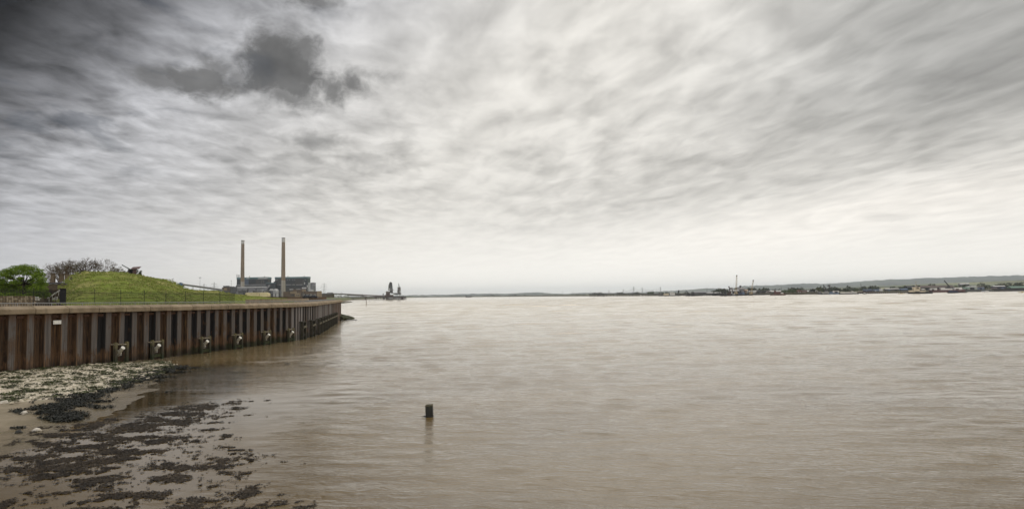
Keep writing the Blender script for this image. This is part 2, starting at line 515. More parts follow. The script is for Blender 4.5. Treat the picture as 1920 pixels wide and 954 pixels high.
# ------------------------------------------------------------------ river
def build_water():
    m, g, b = material('river_water')
    P = g.pos(); x, y, z = g.xyz(P)
    # waves run along a slightly slanted front; finer close to shore
    u = x * 0.985 - y * 0.17; v = y * 0.985 + x * 0.17
    big = g.noise(g.vec(u * 0.08, v * 0.30, 0.0), 1.0, 2.0, 0.5, 0.8)
    mid = g.noise(g.vec(u * 0.75, v * 1.9, 3.0), 1.0, 4.0, 0.58, 1.0)
    fine = g.noise(g.vec(u * 2.6, v * 6.0, 6.0), 1.0, 4.0, 0.62, 0.6)
    # cat's paws: patches of rougher and smoother water, drawn out along the current
    gust = (g.noise(g.vec(u * 0.022, v * 0.07, 2.0), 1.0, 4.0, 0.55, 0.6) * 0.7 + g.noise(g.vec(u * 0.12, v * 0.35, 8.0), 1.0, 3.0, 0.5, 0.5) * 0.3).ss(.36, .62, .35, 1.15)
    # sheltered water inside the weed lies calm
    calm = (x * -1.0 - 8.5 + (y - 20.0) * -0.02 + (g.noise(P, 0.30, 2.0) - .5) * 5.0).ss(-3.0, 2.5) * y.ss(56, 36)
    amp = gust * (calm * -0.93 + 1.0) * y.ss(30, 300, 1.0, 0.4)
    h = (mid * 0.85 + fine * 0.26 + big * 0.9) * amp
    bm = g.new('ShaderNodeBump'); g.lk(h, bm.inputs['Height'])
    bm.inputs['Strength'].default_value = 1.0
    bm.inputs['Distance'].default_value = 0.09
    g.lk(V(g.nt, bm.outputs[0]), b.inputs['Normal'])
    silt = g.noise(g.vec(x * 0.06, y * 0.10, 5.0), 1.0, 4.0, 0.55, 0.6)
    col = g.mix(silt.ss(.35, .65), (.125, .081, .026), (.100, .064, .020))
    col = g.mix((y.ss(15, 260)).pw(.8), col, g.mix(silt.ss(.3, .7), (.54, .445, .295), (.48, .385, .24)))  # paler with distance: bright sky reflection put into the colour far out
    # weed seen through the shallows beside the wall
    cx, cy = -21.4, 43.5
    dx_, dy_ = x - cx, y - cy
    al = dx_ * 0.30 + dy_ * -0.954; ac = dx_ * 0.954 + dy_ * 0.30
    e = ((al / 17.0) * (al / 17.0) + (ac / 4.4) * (ac / 4.4)).sqrt()
    wn = g.noise(P, 0.9, 5.0, 0.6); wn2 = g.noise(g.vec(x * 3.0, y * 2.0, 2.0), 1.0, 4.0, 0.65)
    sunk = (e * -1.0 + 1.0 + (wn - .5) * 1.1 + (wn2 - .5) * 0.9).ss(-0.05, 0.35)
    wallside = g.noise(P, 0.25, 3.0)
    col = g.mix(sunk * 0.85, col, (.045, .035, .018))
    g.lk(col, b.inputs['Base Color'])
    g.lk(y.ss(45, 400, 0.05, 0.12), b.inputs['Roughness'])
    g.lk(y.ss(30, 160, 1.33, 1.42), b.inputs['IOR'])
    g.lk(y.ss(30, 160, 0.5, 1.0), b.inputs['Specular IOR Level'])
    # the surface: a polar sheet with real waves, finest in front of the quay, out to the horizon
    rad = [0.0, 3.0, 6.0, 8.5]
    while rad[-1] < 1500: rad.append(rad[-1] + max(.085, .0062 * rad[-1]))
    rad += [1900, 2600, 4000, 7000, 12000, 20000]
    rad = np.array(rad)
    th = np.concatenate([np.arange(-180, -46, 6.0), np.arange(-46, 46, .12), np.arange(46, 180.1, 6.0)]) * math.pi / 180
    TH, RR = np.meshgrid(th, rad)
    X = RR * np.sin(TH); Y = RR * np.cos(TH)
    dr = np.gradient(rad)[:, None] * np.ones_like(X); dt = np.gradient(th)[None, :] * RR
    spc = np.maximum(dr, dt * .45)
    ss_ = lambda v, lo, hi: (lambda t: t * t * (3 - 2 * t))(np.clip((v - lo) / (hi - lo), 0, 1))
    rs = np.random.RandomState(5)
    Z = np.zeros_like(X); S2 = np.zeros_like(X)
    # slow patches of rougher and smoother water
    gust = np.zeros_like(X)
    for _ in range(14):
        a = math.radians(100) + rs.normal(0, .5); L = rs.uniform(14, 70); kx, ky = math.cos(a) * 6.283 / L * .45, math.sin(a) * 6.283 / L
        gust += np.sin(X * kx + Y * ky + rs.uniform(0, 6.28))
    gust = .86 + .20 * ss_(gust, -4.0, 5.0)
    for L0 in (.42, .75, 1.3, 2.3, 4.2, 7.5, 13.0, 24.0):
        wgt = ss_(L0 / spc, 3.2, 6.0)
        wgt = wgt * (1 - .88 * ss_(L0 / spc, 6.5, 15)) if L0 > 2 else wgt
        if wgt.max() == 0: continue
        hh = np.zeros_like(X)
        for _ in range(11):
            a = math.radians(98) + rs.normal(0, .42); L = L0 * rs.uniform(.7, 1.4); k = 6.283 / L
            ph = X * (k * math.cos(a)) + Y * (k * math.sin(a)) + rs.uniform(0, 6.28)
            hh += np.exp(.9 * np.sin(ph)) * L / 6.283
        hh -= 1.21 * 11 * L0 * 1.05 / 6.283
        Z += hh * wgt / 11; S2 += wgt ** 2
    SL = .25                                   # how steep the chop is
    Z = Z * SL / np.sqrt(np.maximum(S2, .35)) * gust
    # sheltered beside the mud and the wall
    sx = np.interp(Y, [p[1] for p in SHORE], [p[0] for p in SHORE])
    wx = np.interp(Y, [WA.y, WB.y, WM.y, WC.y, 260, 1000], [WA.x, WB.x, WM.x, WC.x, -70, -230])
    base = np.where(Y < 58, sx, wx)
    calm = np.where(Y < 58, ss_(X - base, 6.0, 15.0), .25 + .75 * ss_(X - base, 1.0, 14.0))
    calm = calm * ss_(RR, 6, 10) * ss_(X - base, .0, 3.0)
    farfade = 1 - ss_(RR, 1300, 1700)
    Z = np.clip(Z * calm * farfade, -.5, .5)
    nr, nc = X.shape
    co = np.stack([X, Y, Z], -1).reshape(-1, 3)
    i0 = (np.arange(nr - 1)[:, None] * nc + np.arange(nc - 1)[None, :]).reshape(-1)
    fc = np.stack([i0, i0 + 1, i0 + nc + 1, i0 + nc], -1)[:, ::-1]
    me = bpy.data.meshes.new('river')
    me.vertices.add(len(co)); me.vertices.foreach_set('co', co.ravel())
    me.loops.add(fc.size); me.loops.foreach_set('vertex_index', fc.ravel().astype(np.int32))
    me.polygons.add(len(fc)); me.polygons.foreach_set('loop_start', np.arange(0, fc.size, 4, dtype=np.int32))
    me.polygons.foreach_set('use_smooth', np.ones(len(fc), dtype=bool))
    me.update(calc_edges=True)
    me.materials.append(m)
    return link('river_water', me, None, kind='structure')


build_water()

# river bed: a plain sheet under everything, out to the horizon
mb = MB(); mb.add([(-16000, -80, -3), (16000, -80, -3), (16000, 21000, -3), (-16000, 21000, -3)], [(0, 1, 2, 3)])
mb.obj('river_bed', mat('bed_mud', (.16, .12, .075)), kind='structure')

# ------------------------------------------------------------------ seaweed on the foreshore
def weed_mat(name, a, b_, rough=0.45):
    m, g, b = material(name)
    i = g.isl()
    n = g.noise(g.pos(), 0.8, 3, .5)
    c = g.mix(i, a, b_)
    c = g.scale(c, n.ss(.3, .7, .6, 1.25))
    g.lk(c, b.inputs['Base Color'])
    b.inputs['Roughness'].default_value = rough
    b.inputs['Specular IOR Level'].default_value = 0.22
    return m


def fronds(dens, box, n_try, size, zbase, seed, lift=0.06, comb=None, pad=0.0):
    """forked seaweed blades lying in tangled clumps where dens(x, y) allows"""
    r = random.Random(seed)
    mb = MB()
    x0, y0, x1, y1 = box
    for _ in range(n_try):
        # keep the sampling even in the view: more tries close to the camera
        y = y0 + (y1 - y0) * (r.random() ** 1.35); x = r.uniform(x0, x1)
        d = dens(x, y)
        if d <= 0 or r.random() > d: continue
        z = zbase(x, y)
        k = r.randint(2, 4)
        a0 = r.uniform(0, 6.283) if comb is None else comb + r.gauss(0, .75)
        L = size * r.uniform(.55, 1.35)
        base = Vector((x, y, z + r.uniform(-.005, lift * .4)))
        if pad and d > .97 and r.random() < .42:
            # flat weed-coloured patches added to darken the gaps between the fronds
            pr = pad * r.uniform(.5, 1.2); ph = r.uniform(0, 6.28); pz = z - .004 + r.uniform(0, .012)
            mb.add([(x + math.cos(ph + i * 1.047) * pr * r.uniform(.55, 1.25), y + math.sin(ph + i * 1.047) * pr * r.uniform(.55, 1.25), pz) for i in range(6)], [(0, 1, 2, 3, 4, 5)])
        for q in range(k):
            a = a0 + r.uniform(-1.1, 1.1)
            up = r.uniform(0.0, lift)
            tip = base + Vector((math.cos(a) * L, math.sin(a) * L, up))
            s = Vector((-math.sin(a), math.cos(a), r.uniform(-.5, .5))) * L * r.uniform(.09, .19)
            midp = (base + tip) / 2 + Vector((0, 0, lift * r.uniform(0, .5)))
            f = tip + s * 1.1; f2 = tip - s * 0.9
            mb.add([base, midp + s, f, tip - (tip - midp) * .25, f2, midp - s], [(0, 1, 3, 5), (1, 2, 3), (3, 4, 5)])
    return mb


def noise_mask(x, y, s, sx=1.0, sy=1.0, z=0.0, o=4):
    return mnoise.fractal(Vector((x * s * sx, y * s * sy, z)), 1.0, 2.0, o, noise_basis='PERLIN_ORIGINAL')


def dens_big(x, y):
    # rotate so that the mats are drawn out along the shore
    u = x * 0.9 + y * 0.43; v = y * 0.9 - x * 0.43
    d = edge_dist(WEED_BIG, x, y)
    if d < -1.8: return 0
    d = max(-1.8, min(2.4, d)) * (0.16 if d > 0 else 0.34)
    n = noise_mask(u, v, 0.42, 0.7, 1.0, 3.0, 3) * 0.45 + noise_mask(x, y, 1.15, .85, 1.1, 11.0, 3) * 0.95 + noise_mask(x, y, 4.2, 1, 1, 8, 2) * 0.55
    # the upper left of the bed lies thick on the mud, the outer part breaks up
    v_ = n + d - 0.25 - 0.10 * max(0, min(1, (21 - y) / 4)) + 0.30 * max(0, min(1, (-x - 13.0) / 4.0))
    return max(0.0, min(1.0, v_ * 2.4))


WZ = lambda x, y: max(0.0, mud_z(x, y)) + 0.01
bx = (-26, 14, -4.5, 40)
fr = fronds(dens_big, bx, 290000, 0.066, WZ, 11, 0.022, 2.7, .09)
fr.obj('bladderwrack', weed_mat('bladderwrack', (.010, .007, .004), (.062, .042, .021), .55), kind='stuff', label='dark bladderwrack in ragged mats over the shallow water')


def dens_dark(x, y):
    d = edge_dist(WEED_DARK, x, y)
    d = max(-1.2, min(1.2, d)) * 0.6
    return max(0.0, min(1.0, (noise_mask(x, y, 0.6, 1.0, 1.4, 5.0) * 1.2 + d + 0.05) * 3))


xs_ = [p[0] for p in WEED_DARK]; ys_ = [p[1] for p in WEED_DARK]
fr = fronds(dens_dark, (min(xs_) - 1.5, min(ys_) - 1.5, max(xs_) + 1.5, max(ys_) + 1.5), 42000, 0.15, WZ, 12, 0.10)
fr.obj('black_seaweed', weed_mat('black_seaweed', (.008, .009, .006), (.022, .022, .012), .5), kind='stuff', label='thick black seaweed along the foot of the pale bank')


def dens_green(x, y):
    d = edge_dist(PALE, x, y)
    if d < -0.3: return 0
    n = noise_mask(x, y, 1.05, 0.75, 1.5, 2.0, 4)
    return max(0.0, min(1.0, (n * 1.4 - 0.05 + min(0, d)) * 3))


xs_ = [p[0] for p in PALE]; ys_ = [p[1] for p in PALE]
fr = fronds(dens_green, (min(xs_), min(ys_), max(xs_), max(ys_)), 34000, 0.16, lambda x, y: mud_z(x, y) + .07, 13, 0.09)
fr.obj('green_seaweed', weed_mat('green_seaweed', (.030, .036, .012), (.085, .095, .030), .6), kind='stuff', label='olive green weed scattered over the pale chalky bank')

# shingle: broken pale chalk and grey stones over the bank
def shingle():
    r = random.Random(31); mb = MB(); n = 0
    while n < 1900:
        x = r.uniform(min(xs_), max(xs_)); y = r.uniform(min(ys_), max(ys_))
        if edge_dist(PALE, x, y) < r.gauss(.15, .5): continue
        n += 1
        s_ = .03 + .13 * r.random() ** 3; z = mud_z(x, y) + .05 + s_ * .2
        k = r.randint(5, 7); ph = r.uniform(0, 6.28); rad = [s_ * r.uniform(.7, 1.25) for _ in range(k)]
        ring = lambda f, zz_: [(x + math.cos(ph + 6.283 * i / k) * rad[i] * f, y + math.sin(ph + 6.283 * i / k) * rad[i] * f * .8, zz_) for i in range(k)]
        vs = ring(1, z - s_ * .3) + ring(.95, z + s_ * .12) + ring(.5, z + s_ * .38)
        fs = [(a * k + i, a * k + (i + 1) % k, (a + 1) * k + (i + 1) % k, (a + 1) * k + i) for a in (0, 1) for i in range(k)] + [tuple(range(2 * k, 3 * k))]
        mb.add(vs, fs)
    m, g, b = material('shingle_stone')
    i = g.isl()
    c = g.mix(i.ss(.1, .75), (.60, .53, .41), (.36, .31, .22)); c = g.mix(i.ss(.78, .92), c, (.16, .14, .10))
    g.lk(c, b.inputs['Base Color']); b.inputs['Roughness'].default_value = .85
    mb.obj('shingle', m, kind='stuff', label='broken pale chalk shingle at the foot of the sea wall')


shingle()

# stones and litter lying on the mud
stone_m = mat('pale_stone', (.62, .56, .46), .8, .2, 8)
r = random.Random(5)


def rock(c, sz, seed, mb=None, flat=.6):
    mb = mb or MB(); r = random.Random(seed)
    bm = bmesh.new(); bmesh.ops.create_icosphere(bm, subdivisions=2, radius=1)
    o = r.uniform(0, 50)
    for v in bm.verts:
        k = 1 + .45 * mnoise.noise(v.co * 1.3 + Vector((o, o, o)))
        v.co = Vector((v.co.x * k * sz, v.co.y * k * sz * .8, v.co.z * k * sz * flat))
    vs = [v.co + Vector(c) for v in bm.verts]; fs = [[v.index for v in f.verts] for f in bm.faces]
    bm.verts.ensure_lookup_table(); bm.free()
    return mb.add(vs, fs)


for (x, y, s_, lab) in ((70, 801, .17, 'white flat stone lying alone on the brown mud'), (8, 757, .22, 'small pale stone at the edge of the white bank'),
                        (46, 773, .17, 'pale flat stone beside the black seaweed')):
    p = ground(x, y, 0.2); p.z = mud_z(p.x, p.y) + .04
    tag(rock(p, s_, int(x)).obj('stone', stone_m, smooth=False), lab, 'stone', 'stones on the mud')
p = ground(35, 807, .15); p.z = mud_z(p.x, p.y) + .03
tag(rock(p, .15, 77).obj('stone', mat('dark_stone', (.03, .028, .022), .6)), 'small dark stone on the bare brown mud', 'stone', 'stones on the mud')

# ------------------------------------------------------------------ timber stump standing in the river
def stump():
    c = ground(805.5, 780.5, 0)
    t = thing('wooden_post', 'dark weedy stump of a wooden post standing alone in the river', 'post', c)
    m, g, b = material('wet_timber')
    P = g.obj(); x, y, z = g.xyz(P)
    n = g.noise(P, 9, 5, .6); st = g.noise(g.vec(x * 22, y * 22, z * 2.0), 1, 4, .6)
    c_ = g.mix(st.ss(.4, .65), (.006, .006, .004), (.018, .016, .008))
    c_ = g.mix((n + z * 0.9).ss(.84, .99) * .8, c_, (.035, .040, .014))
    tp = g.mix(n.ss(.42, .58), (.24, .20, .13), (.04, .045, .018))
    c_ = g.mix((z + (n - .5) * .10).ss(.475, .525), c_, tp)
    g.lk(c_, b.inputs['Base Color']); b.inputs['Roughness'].default_value = .55
    g.lk(g.bump(st, .8, .03), b.inputs['Normal'])
    mb = MB()
    N = 20; rings = []
    levels = [-1.0, 0.0, .12, .25, .38, .48, .53]
    for z in levels:
        for i in range(N):
            a = 2 * math.pi * (i + .5) / N
            ca, sa = math.cos(a), math.sin(a)
            rr = .165 / max(abs(ca), abs(sa)) ** .86
            rr *= 1 + .06 * mnoise.noise(Vector((ca * 2, sa * 2, z * 2))) + (.02 if z < .3 else 0)
            zt = z + (.035 * mnoise.noise(Vector((ca * 3, sa * 3, 5))) if z > .5 else 0)
            mb.v.append((rr * ca - z * .035, rr * sa, zt))
    for k in range(len(levels) - 1):
        for i in range(N):
            j = (i + 1) % N
            mb.f.append((k * N + i, k * N + j, (k + 1) * N + j, (k + 1) * N + i)); mb.mi.append(0)
    o = (len(levels) - 1) * N
    mb.v.append((-.02, 0, .46)); ci = len(mb.v) - 1
    for i in range(N): mb.f.append((o + i, o + (i + 1) % N, ci)); mb.mi.append(0)
    me = mb.mesh('shaft', m); part('shaft', me, t)
    # split rim pieces at the worn top
    for a, hgt in ((.5, .05), (2.3, .035), (3.9, .06)):
        q = MB(); q.box((math.cos(a) * .12 - .02, math.sin(a) * .12, .515 + hgt / 2), (.10, .07, hgt), 0, a)
        part('splinter', q.mesh('splinter', m), t)
    w = MB()
    for k in range(7):
        a = k * .9; w.bar((math.cos(a) * .2, math.sin(a) * .2, .03), (math.cos(a) * .2 - .10 - .02 * k, math.sin(a) * .2 + .04 * (k - 3), .015), .018, 4, .006)
    part('weed_tuft', w.mesh('weed_tuft', bpy.data.materials['black_seaweed']), t)


stump()


# ------------------------------------------------------------------ sea wall of steel sheet piles under a concrete coping
PITCH_M = 1.445
PROF = [(-.72, -.02), (-.72, .00), (-.40, .00), (-.37, .035), (-.33, .00), (-.14 - .02, .00), (-.10, .0), (-.035, .42), (.0, .455), (.20, .455), (.215, .475), (.25, .475), (.265, .455), (.48, .455), (.515, .42), (.58, .0), (.72, .00), (.72, -.02)]
PILE_H = 6.2                      # from 1.6 m under the mud to the coping


def pile_material(name, rusty):
    m, g, b = material(name)
    P = g.pos(); x, y, z = g.xyz(P)
    O = g.obj(); ox, oy, oz = g.xyz(O)
    R_ = g.rnd()
    sd_ = R_ * 37.0
    st = g.noise(g.vec(ox * 9.0 + sd_, oy * 6.0, z * 0.35), 1.0, 5.0, .62)
    st2 = g.noise(g.vec(ox * 22.0 + sd_, oy * 10.0, z * 0.8), 1.0, 3.0, .6)
    n = g.noise(g.vec(x * 2.2, y * 2.2, z * 1.3), 1.0, 6.0, .65)
    face = oy.ss(.34, .44)                       # the outer flange keeps its grey coat
    grey = g.mix(st.ss(.35, .65), (.128, .111, .099), (.074, .063, .056))
    dark = g.mix(st.ss(.35, .65), (.024, .022, .022), (.010, .0095, .0095))
    rust = g.mix(st.ss(.38, .62), (.112, .060, .027), (.032, .019, .012))
    rust = g.mix(st2.ss(.54, .68) * .75, rust, (.19, .105, .038))
    rust = g.mix((st2.ss(.45, .30)) * .7, rust, (.025, .014, .009))
    pan = g.mix(R_.ss(.05, .95) * .3, rust, dark) if rusty else g.mix(st.ss(.52, .72) * .45, dark, rust)
    c = g.mix(face, pan, grey)
    # rust eats in from the foot, and runs down the edges of the flange
    low = (2.1 - z + (n - .5) * 3.4 + (st - .5) * 1.6 - (R_ - .5) * .8)
    c = g.mix(low.ss(.55, 1.15) * .92, c, g.mix(st2.ss(.4, .6), (.150, .082, .042), (.06, .034, .020)))
    blot = g.noise(g.vec(x * .9, y * .9, z * .55), 1.0, 5.0, .62)
    c = g.mix(blot.ss(.53, .66) * .75, c, g.mix(st2.ss(.4, .6), (.115, .062, .030), (.05, .03, .02)))
    c = g.mix((1.0 - z + (n - .5) * 1.2 + (st2 - .5) * .6).ss(.0, .7) * y.ss(70.0, 60.0) * .85, c, (.020, .017, .011))
    edge = (ox - .24).abs().ss(.17, .25) * face
    c = g.mix(edge * st.ss(.45, .62) * (.8 if rusty else .35), c, (.20, .115, .055))
    topdrip = (z - 3.6 + (st - .5) * 2.0).ss(.2, .9)
    c = g.mix(topdrip * (.55 if rusty else .2), c, (.11, .05, .022))
    # algae on the tidal foot, only where the river reaches the wall
    tide = (1.05 - z + (n - .5) * 1.3).ss(.1, .7) * y.ss(60.0, 70.0)
    c = g.mix(tide * .9, c, g.mix(n.ss(.4, .62), (.010, .011, .007), (.028, .034, .012)))
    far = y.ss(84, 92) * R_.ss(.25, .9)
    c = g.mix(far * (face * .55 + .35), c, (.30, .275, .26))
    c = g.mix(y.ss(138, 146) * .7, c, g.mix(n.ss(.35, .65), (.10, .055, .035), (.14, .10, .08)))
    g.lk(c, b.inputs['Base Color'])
    b.inputs['Roughness'].default_value = .72
    b.inputs['Specular IOR Level'].default_value = .35
    g.lk(g.bump(n * .6 + st2 * .5, .5, .03), b.inputs['Normal'])
    return m


PM = {True: pile_material('rusty_sheet_steel', True), False: pile_material('grey_sheet_steel', False)}


def pile_mesh(rusty):
    mb = MB()
    n = len(PROF)
    zs = [0, PILE_H]
    vs = [(a, b, z) for z in zs for a, b in PROF]
    fs = [(i, i + 1, n + i + 1, n + i) for i in range(n - 1)]
    fs.append(tuple(range(n, 2 * n)))
    mb.add(vs, fs)
    me = bpy.data.meshes.new('sheet_pile'); me.from_pydata(mb.v, [], mb.f); me.materials.append(PM[rusty]); me.update()
    return me


PILE = {k: pile_mesh(k) for k in (True, False)}
wall = thing('sea_wall', 'long sea wall of rusty grey steel sheet piles under a concrete coping', 'sea wall')
Z0 = -1.6


def frame_at(s, z=0.0, off=0.0):
    p, t = wall_pt(s)
    nrm = Vector((t.y, -t.x))                    # towards the river
    M = Matrix(((t.x, nrm.x, 0, p.x + nrm.x * off), (t.y, nrm.y, 0, p.y + nrm.y * off), (0, 0, 1, z), (0, 0, 0, 1)))
    return M


# x along the wall, y outward; the line WA-WC runs along the outer flanges, so piles sit .455 behind it
rust_led = mat('rusty_ledge', (.10, .05, .03), .8, .3, 6)
led = MB(); led.box((0, -.10, 0), (.60, .22, .10)); led.box((0, -.03, -.09), (.56, .05, .10)); LED = led.mesh('ledge', rust_led)
s = -PITCH_M * 11
k = -11
grey_ok = set()
S_END = L1 + L2
RUSTY_FROM = {9, 11, 13, 17, 21, 24, 27}
while s < S_END - .3:
    top = wall_top(s) - .62
    rusty = (k < 8 and k not in (6,)) or k in RUSTY_FROM or s > S_END - 26
    M = frame_at(s + .0, Z0, -.455) @ Matrix.Translation((-.24, 0, 0)) @ Matrix.Diagonal((1, 1, (top - Z0) / PILE_H, 1))
    part('sheet_pile', PILE[rusty], wall, M)
    if s < L1 + 12:
        M2 = frame_at(s + PITCH_M / 2, top - .20, -.455 + .30)
        part('ledge', LED, wall, M2)
    s += PITCH_M; k += 1

# coping: one precast unit per two piles
m, g, b = material('coping_concrete')
P = g.pos(); x, y, z = g.xyz(P)
n1 = g.noise(P, 1.2, 6, .6); n2 = g.noise(P, 30, 3, .7); n3 = g.noise(g.vec(x * 3, y * 3, z * .5), 1, 4, .6)
c = g.mix(n1.ss(.35, .65), (.315, .245, .165), (.215, .165, .105))
c = g.mix(n2.ss(.5, .7) * .45, c, (.12, .09, .055))
c = g.mix(n3.ss(.55, .72) * .5, c, (.12, .095, .06))
c = g.scale(c, g.rnd() * .24 + .88)
g.lk(c, b.inputs['Base Color']); b.inputs['Roughness'].default_value = .9; b.inputs['Specular IOR Level'].default_value = .2
g.lk(g.bump(n2, .5, .02), b.inputs['Normal'])
COP_M = m
UNIT = PITCH_M * 2
cop = MB()
prof = [(-1.0, 0), (-1.0, -.55), (-.55, -.62), (.12, -.62), (.16, -.58), (.16, -.26), (.13, -.215), (-.30, 0)]
cop.prism(prof, (-UNIT / 2 + .035, 0, 0), (0, 1, 0), (0, 0, 1), (1, 0, 0), UNIT - .07)
COPM = cop.mesh('coping_block', COP_M)
s = -PITCH_M * 11 + .15
rj = random.Random(3)
while s < S_END - UNIT * .2:
    sm = s + UNIT / 2
    p0, _ = wall_pt(s); p1, _ = wall_pt(min(s + UNIT, S_END + 1))
    if s < L1 < s + UNIT: p1 = wall_pt(s + UNIT)[0]
    t = (p1 - p0).normalized(); nrm = Vector((t.y, -t.x)); mid = (p0 + p1) / 2
    z0, z1 = wall_top(s), wall_top(s + UNIT)
    sl_t = (z1 - z0) / UNIT
    M = Matrix(((t.x, nrm.x, 0, mid.x + nrm.x * .10), (t.y, nrm.y, 0, mid.y + nrm.y * .10), (sl_t, 0, 1, (z0 + z1) / 2 + rj.uniform(-.008, .008)), (0, 0, 0, 1)))
    part('coping_block', COPM, wall, M)
    s += UNIT
# the wall turns inland at its far corner
d2 = (WC - WM).normalized(); back = Vector((-d2.y, d2.x))
q = MB()
ce = Vector((WC.x, WC.y))
for i in range(9):
    pass
ret = MB()
a = ce + d2 * .30; bb = a + back * 24
ret.add([(a.x, a.y, Z0), (bb.x, bb.y, Z0), (bb.x, bb.y, 4.44), (a.x, a.y, 4.44), (a.x - d2.x * .5, a.y - d2.y * .5, Z0), (bb.x - d2.x * .5, bb.y - d2.y * .5, Z0), (bb.x - d2.x * .5, bb.y - d2.y * .5, 4.44), (a.x - d2.x * .5, a.y - d2.y * .5, 4.44)],
        [(0, 1, 2, 3), (7, 6, 5, 4), (3, 2, 6, 7), (0, 3, 7, 4), (1, 5, 6, 2)])
ret.obj('end_wall', PM[True], wall)

# ------------------------------------------------------------------ pipe outlets in timber frames at the wall's foot
def moss_mat():
    m, g, b = material('mossy_timber')
    P = g.obj(); x, y, z = g.xyz(P)
    W_ = g.pos(); wx, wy, wz = g.xyz(W_)
    n = g.noise(W_, 5, 5, .6); st = g.noise(g.vec(wx * 14, wy * 14, wz * 1.2), 1, 4, .6)
    c = g.mix(st.ss(.35, .65), (.075, .060, .034), (.030, .025, .015))
    k = (wz - 1.2 + (n - .5) * .7)
    c = g.mix(k.ss(.0, .5) * .75, c, g.mix(n.ss(.4, .6), (.19, .155, .055), (.13, .12, .07)))
    c = g.mix((.75 - wz + (n - .5) * .8).ss(0, .5) * .9, c, (.018, .028, .008))
    g.lk(c, b.inputs['Base Color']); b.inputs['Roughness'].default_value = .8
    g.lk(g.bump(st, .7, .03), b.inputs['Normal'])
    return m


MOSS = moss_mat()
PALEWOOD = mat('bleached_plank', (.36, .31, .23), .85, .35, 7, (.12, .10, .06))
PIPEM = mat('pipe_paint', (.50, .46, .37), .6, .14, 6)
CAPM = mat('pipe_cap_white', (.74, .71, .62), .6, .12, 5)
GREENB = mat('green_beam', (.05, .055, .02), .8, .35, 5, (.016, .020, .008))
RUSTB = mat('rust_bracket', (.055, .032, .018), .8, .3, 6)


def outlet_parts():
    P_ = []
    for sx in (-.62, .62):
        q = MB(); q.box((sx, .34, .55), (.25, .24, 2.5)); q.box((sx, .34, 1.82), (.17, .17, .05)); P_.append(('post', q.mesh('post', MOSS)))
    q = MB(); q.box((-.14, .22, 1.66), (1.28, .40, .10), 0, .02); P_.append(('cap_plank', q.mesh('cap_plank', PALEWOOD)))
    q = MB(); q.box((0, .30, .36), (1.06, .16, .24)); q.box((0, .34, .50), (1.04, .10, .05)); P_.append(('cross_beam', q.mesh('cross_beam', GREENB)))
    q = MB(); q.box((0, .06, .65), (1.02, .10, 1.9)); P_.append(('shade_back', q.mesh('shade_back', mat('frame_shade_rust', (.022, .017, .012), .8, .3, 4, (.06, .032, .018)))))  # added dark sheet, painted as the shade inside the frame, with some rust
    a = Vector((-.10, .10, .80)); d = Vector((-.10, .74, .67)).normalized()
    q = MB(); q.bar(a, a + d * .80, .155, 16); P_.append(('pipe', q.mesh('pipe', PIPEM)))
    q = MB(); q.bar(a + d * .80, a + d * .85, .175, 16); q.bar(a + d * .85, a + d * .865, .05, 8); P_.append(('pipe_cap', q.mesh('pipe_cap', CAPM)))
    q = MB(); e1 = d.cross(Vector((0, 0, 1))).normalized()
    q.beam(a + d * .16 - e1 * .25, a + d * .16 + e1 * .25, .06, .50); P_.append(('flange_plate', q.mesh('flange_plate', CAPM)))
    q = MB(); q.box((-.10, .12, .25), (.26, .22, .95)); q.box((-.10, .20, .74), (.34, .30, .06)); P_.append(('bracket', q.mesh('bracket', RUSTB)))
    return P_


OUT = outlet_parts()
labels = ['capped white pipe in a timber frame on the mud, its cross beam missing', 'capped pipe in a timber frame where the pale bank ends', 'capped pipe frame at the edge of the water, with a mossy green beam',
          'fourth capped pipe frame along the wall, standing in the brown water', 'fifth capped pipe frame along the wall, between grey piles', 'last capped pipe frame before the wall bends away']


def s_at_px(px, y=None):
    lo, hi = -20.0, S_END
    def f(s):
        p, t = wall_pt(s); return 960 + FPX * p.x / p.y * 1.0
    # the camera has a small roll and pitch: project properly
    inv_ = CM3.inverted()
    def g_(s):
        p, t = wall_pt(s); v = inv_ @ Vector((p.x, p.y, 1.0 - EYE)); return 960 + FPX * v.x / -v.z
    for _ in range(50):
        mid = (lo + hi) / 2
        if g_(mid) < px: lo = mid
        else: hi = mid
    return lo


for i, px in enumerate((221, 289, 380, 442, 496, 541)):
    s = s_at_px(px)
    p, t = wall_pt(s)
    base = mud_z(p.x, p.y)
    zb = (max(0.0, base) if i < 2 else -.05) - .05
    th = thing('outlet_frame', labels[i], 'pipe outlet', (p.x, p.y, zb), 0, 'capped pipes at the foot of the sea wall')
    th.matrix_world = frame_at(s, zb, .0)
    for nm, me in OUT:
        if i == 0 and nm == 'cross_beam': continue
        o = part(nm, me, th)
        if i == 0 and nm == 'cap_plank': o.matrix_local = Matrix.Translation((-.10, 0, -.02)) @ Matrix.Rotation(R(3), 4, 'Y')

# narrow timber fenders standing against the far leg
FENDM = mat('fender_timber', (.058, .050, .036), .8, .3, 4, (.024, .023, .014))
WETG = mat('fender_wet_foot', (.016, .019, .009), .6, .3, 4)
LIGHTB = mat('fender_block', (.30, .27, .20), .8, .3, 8)


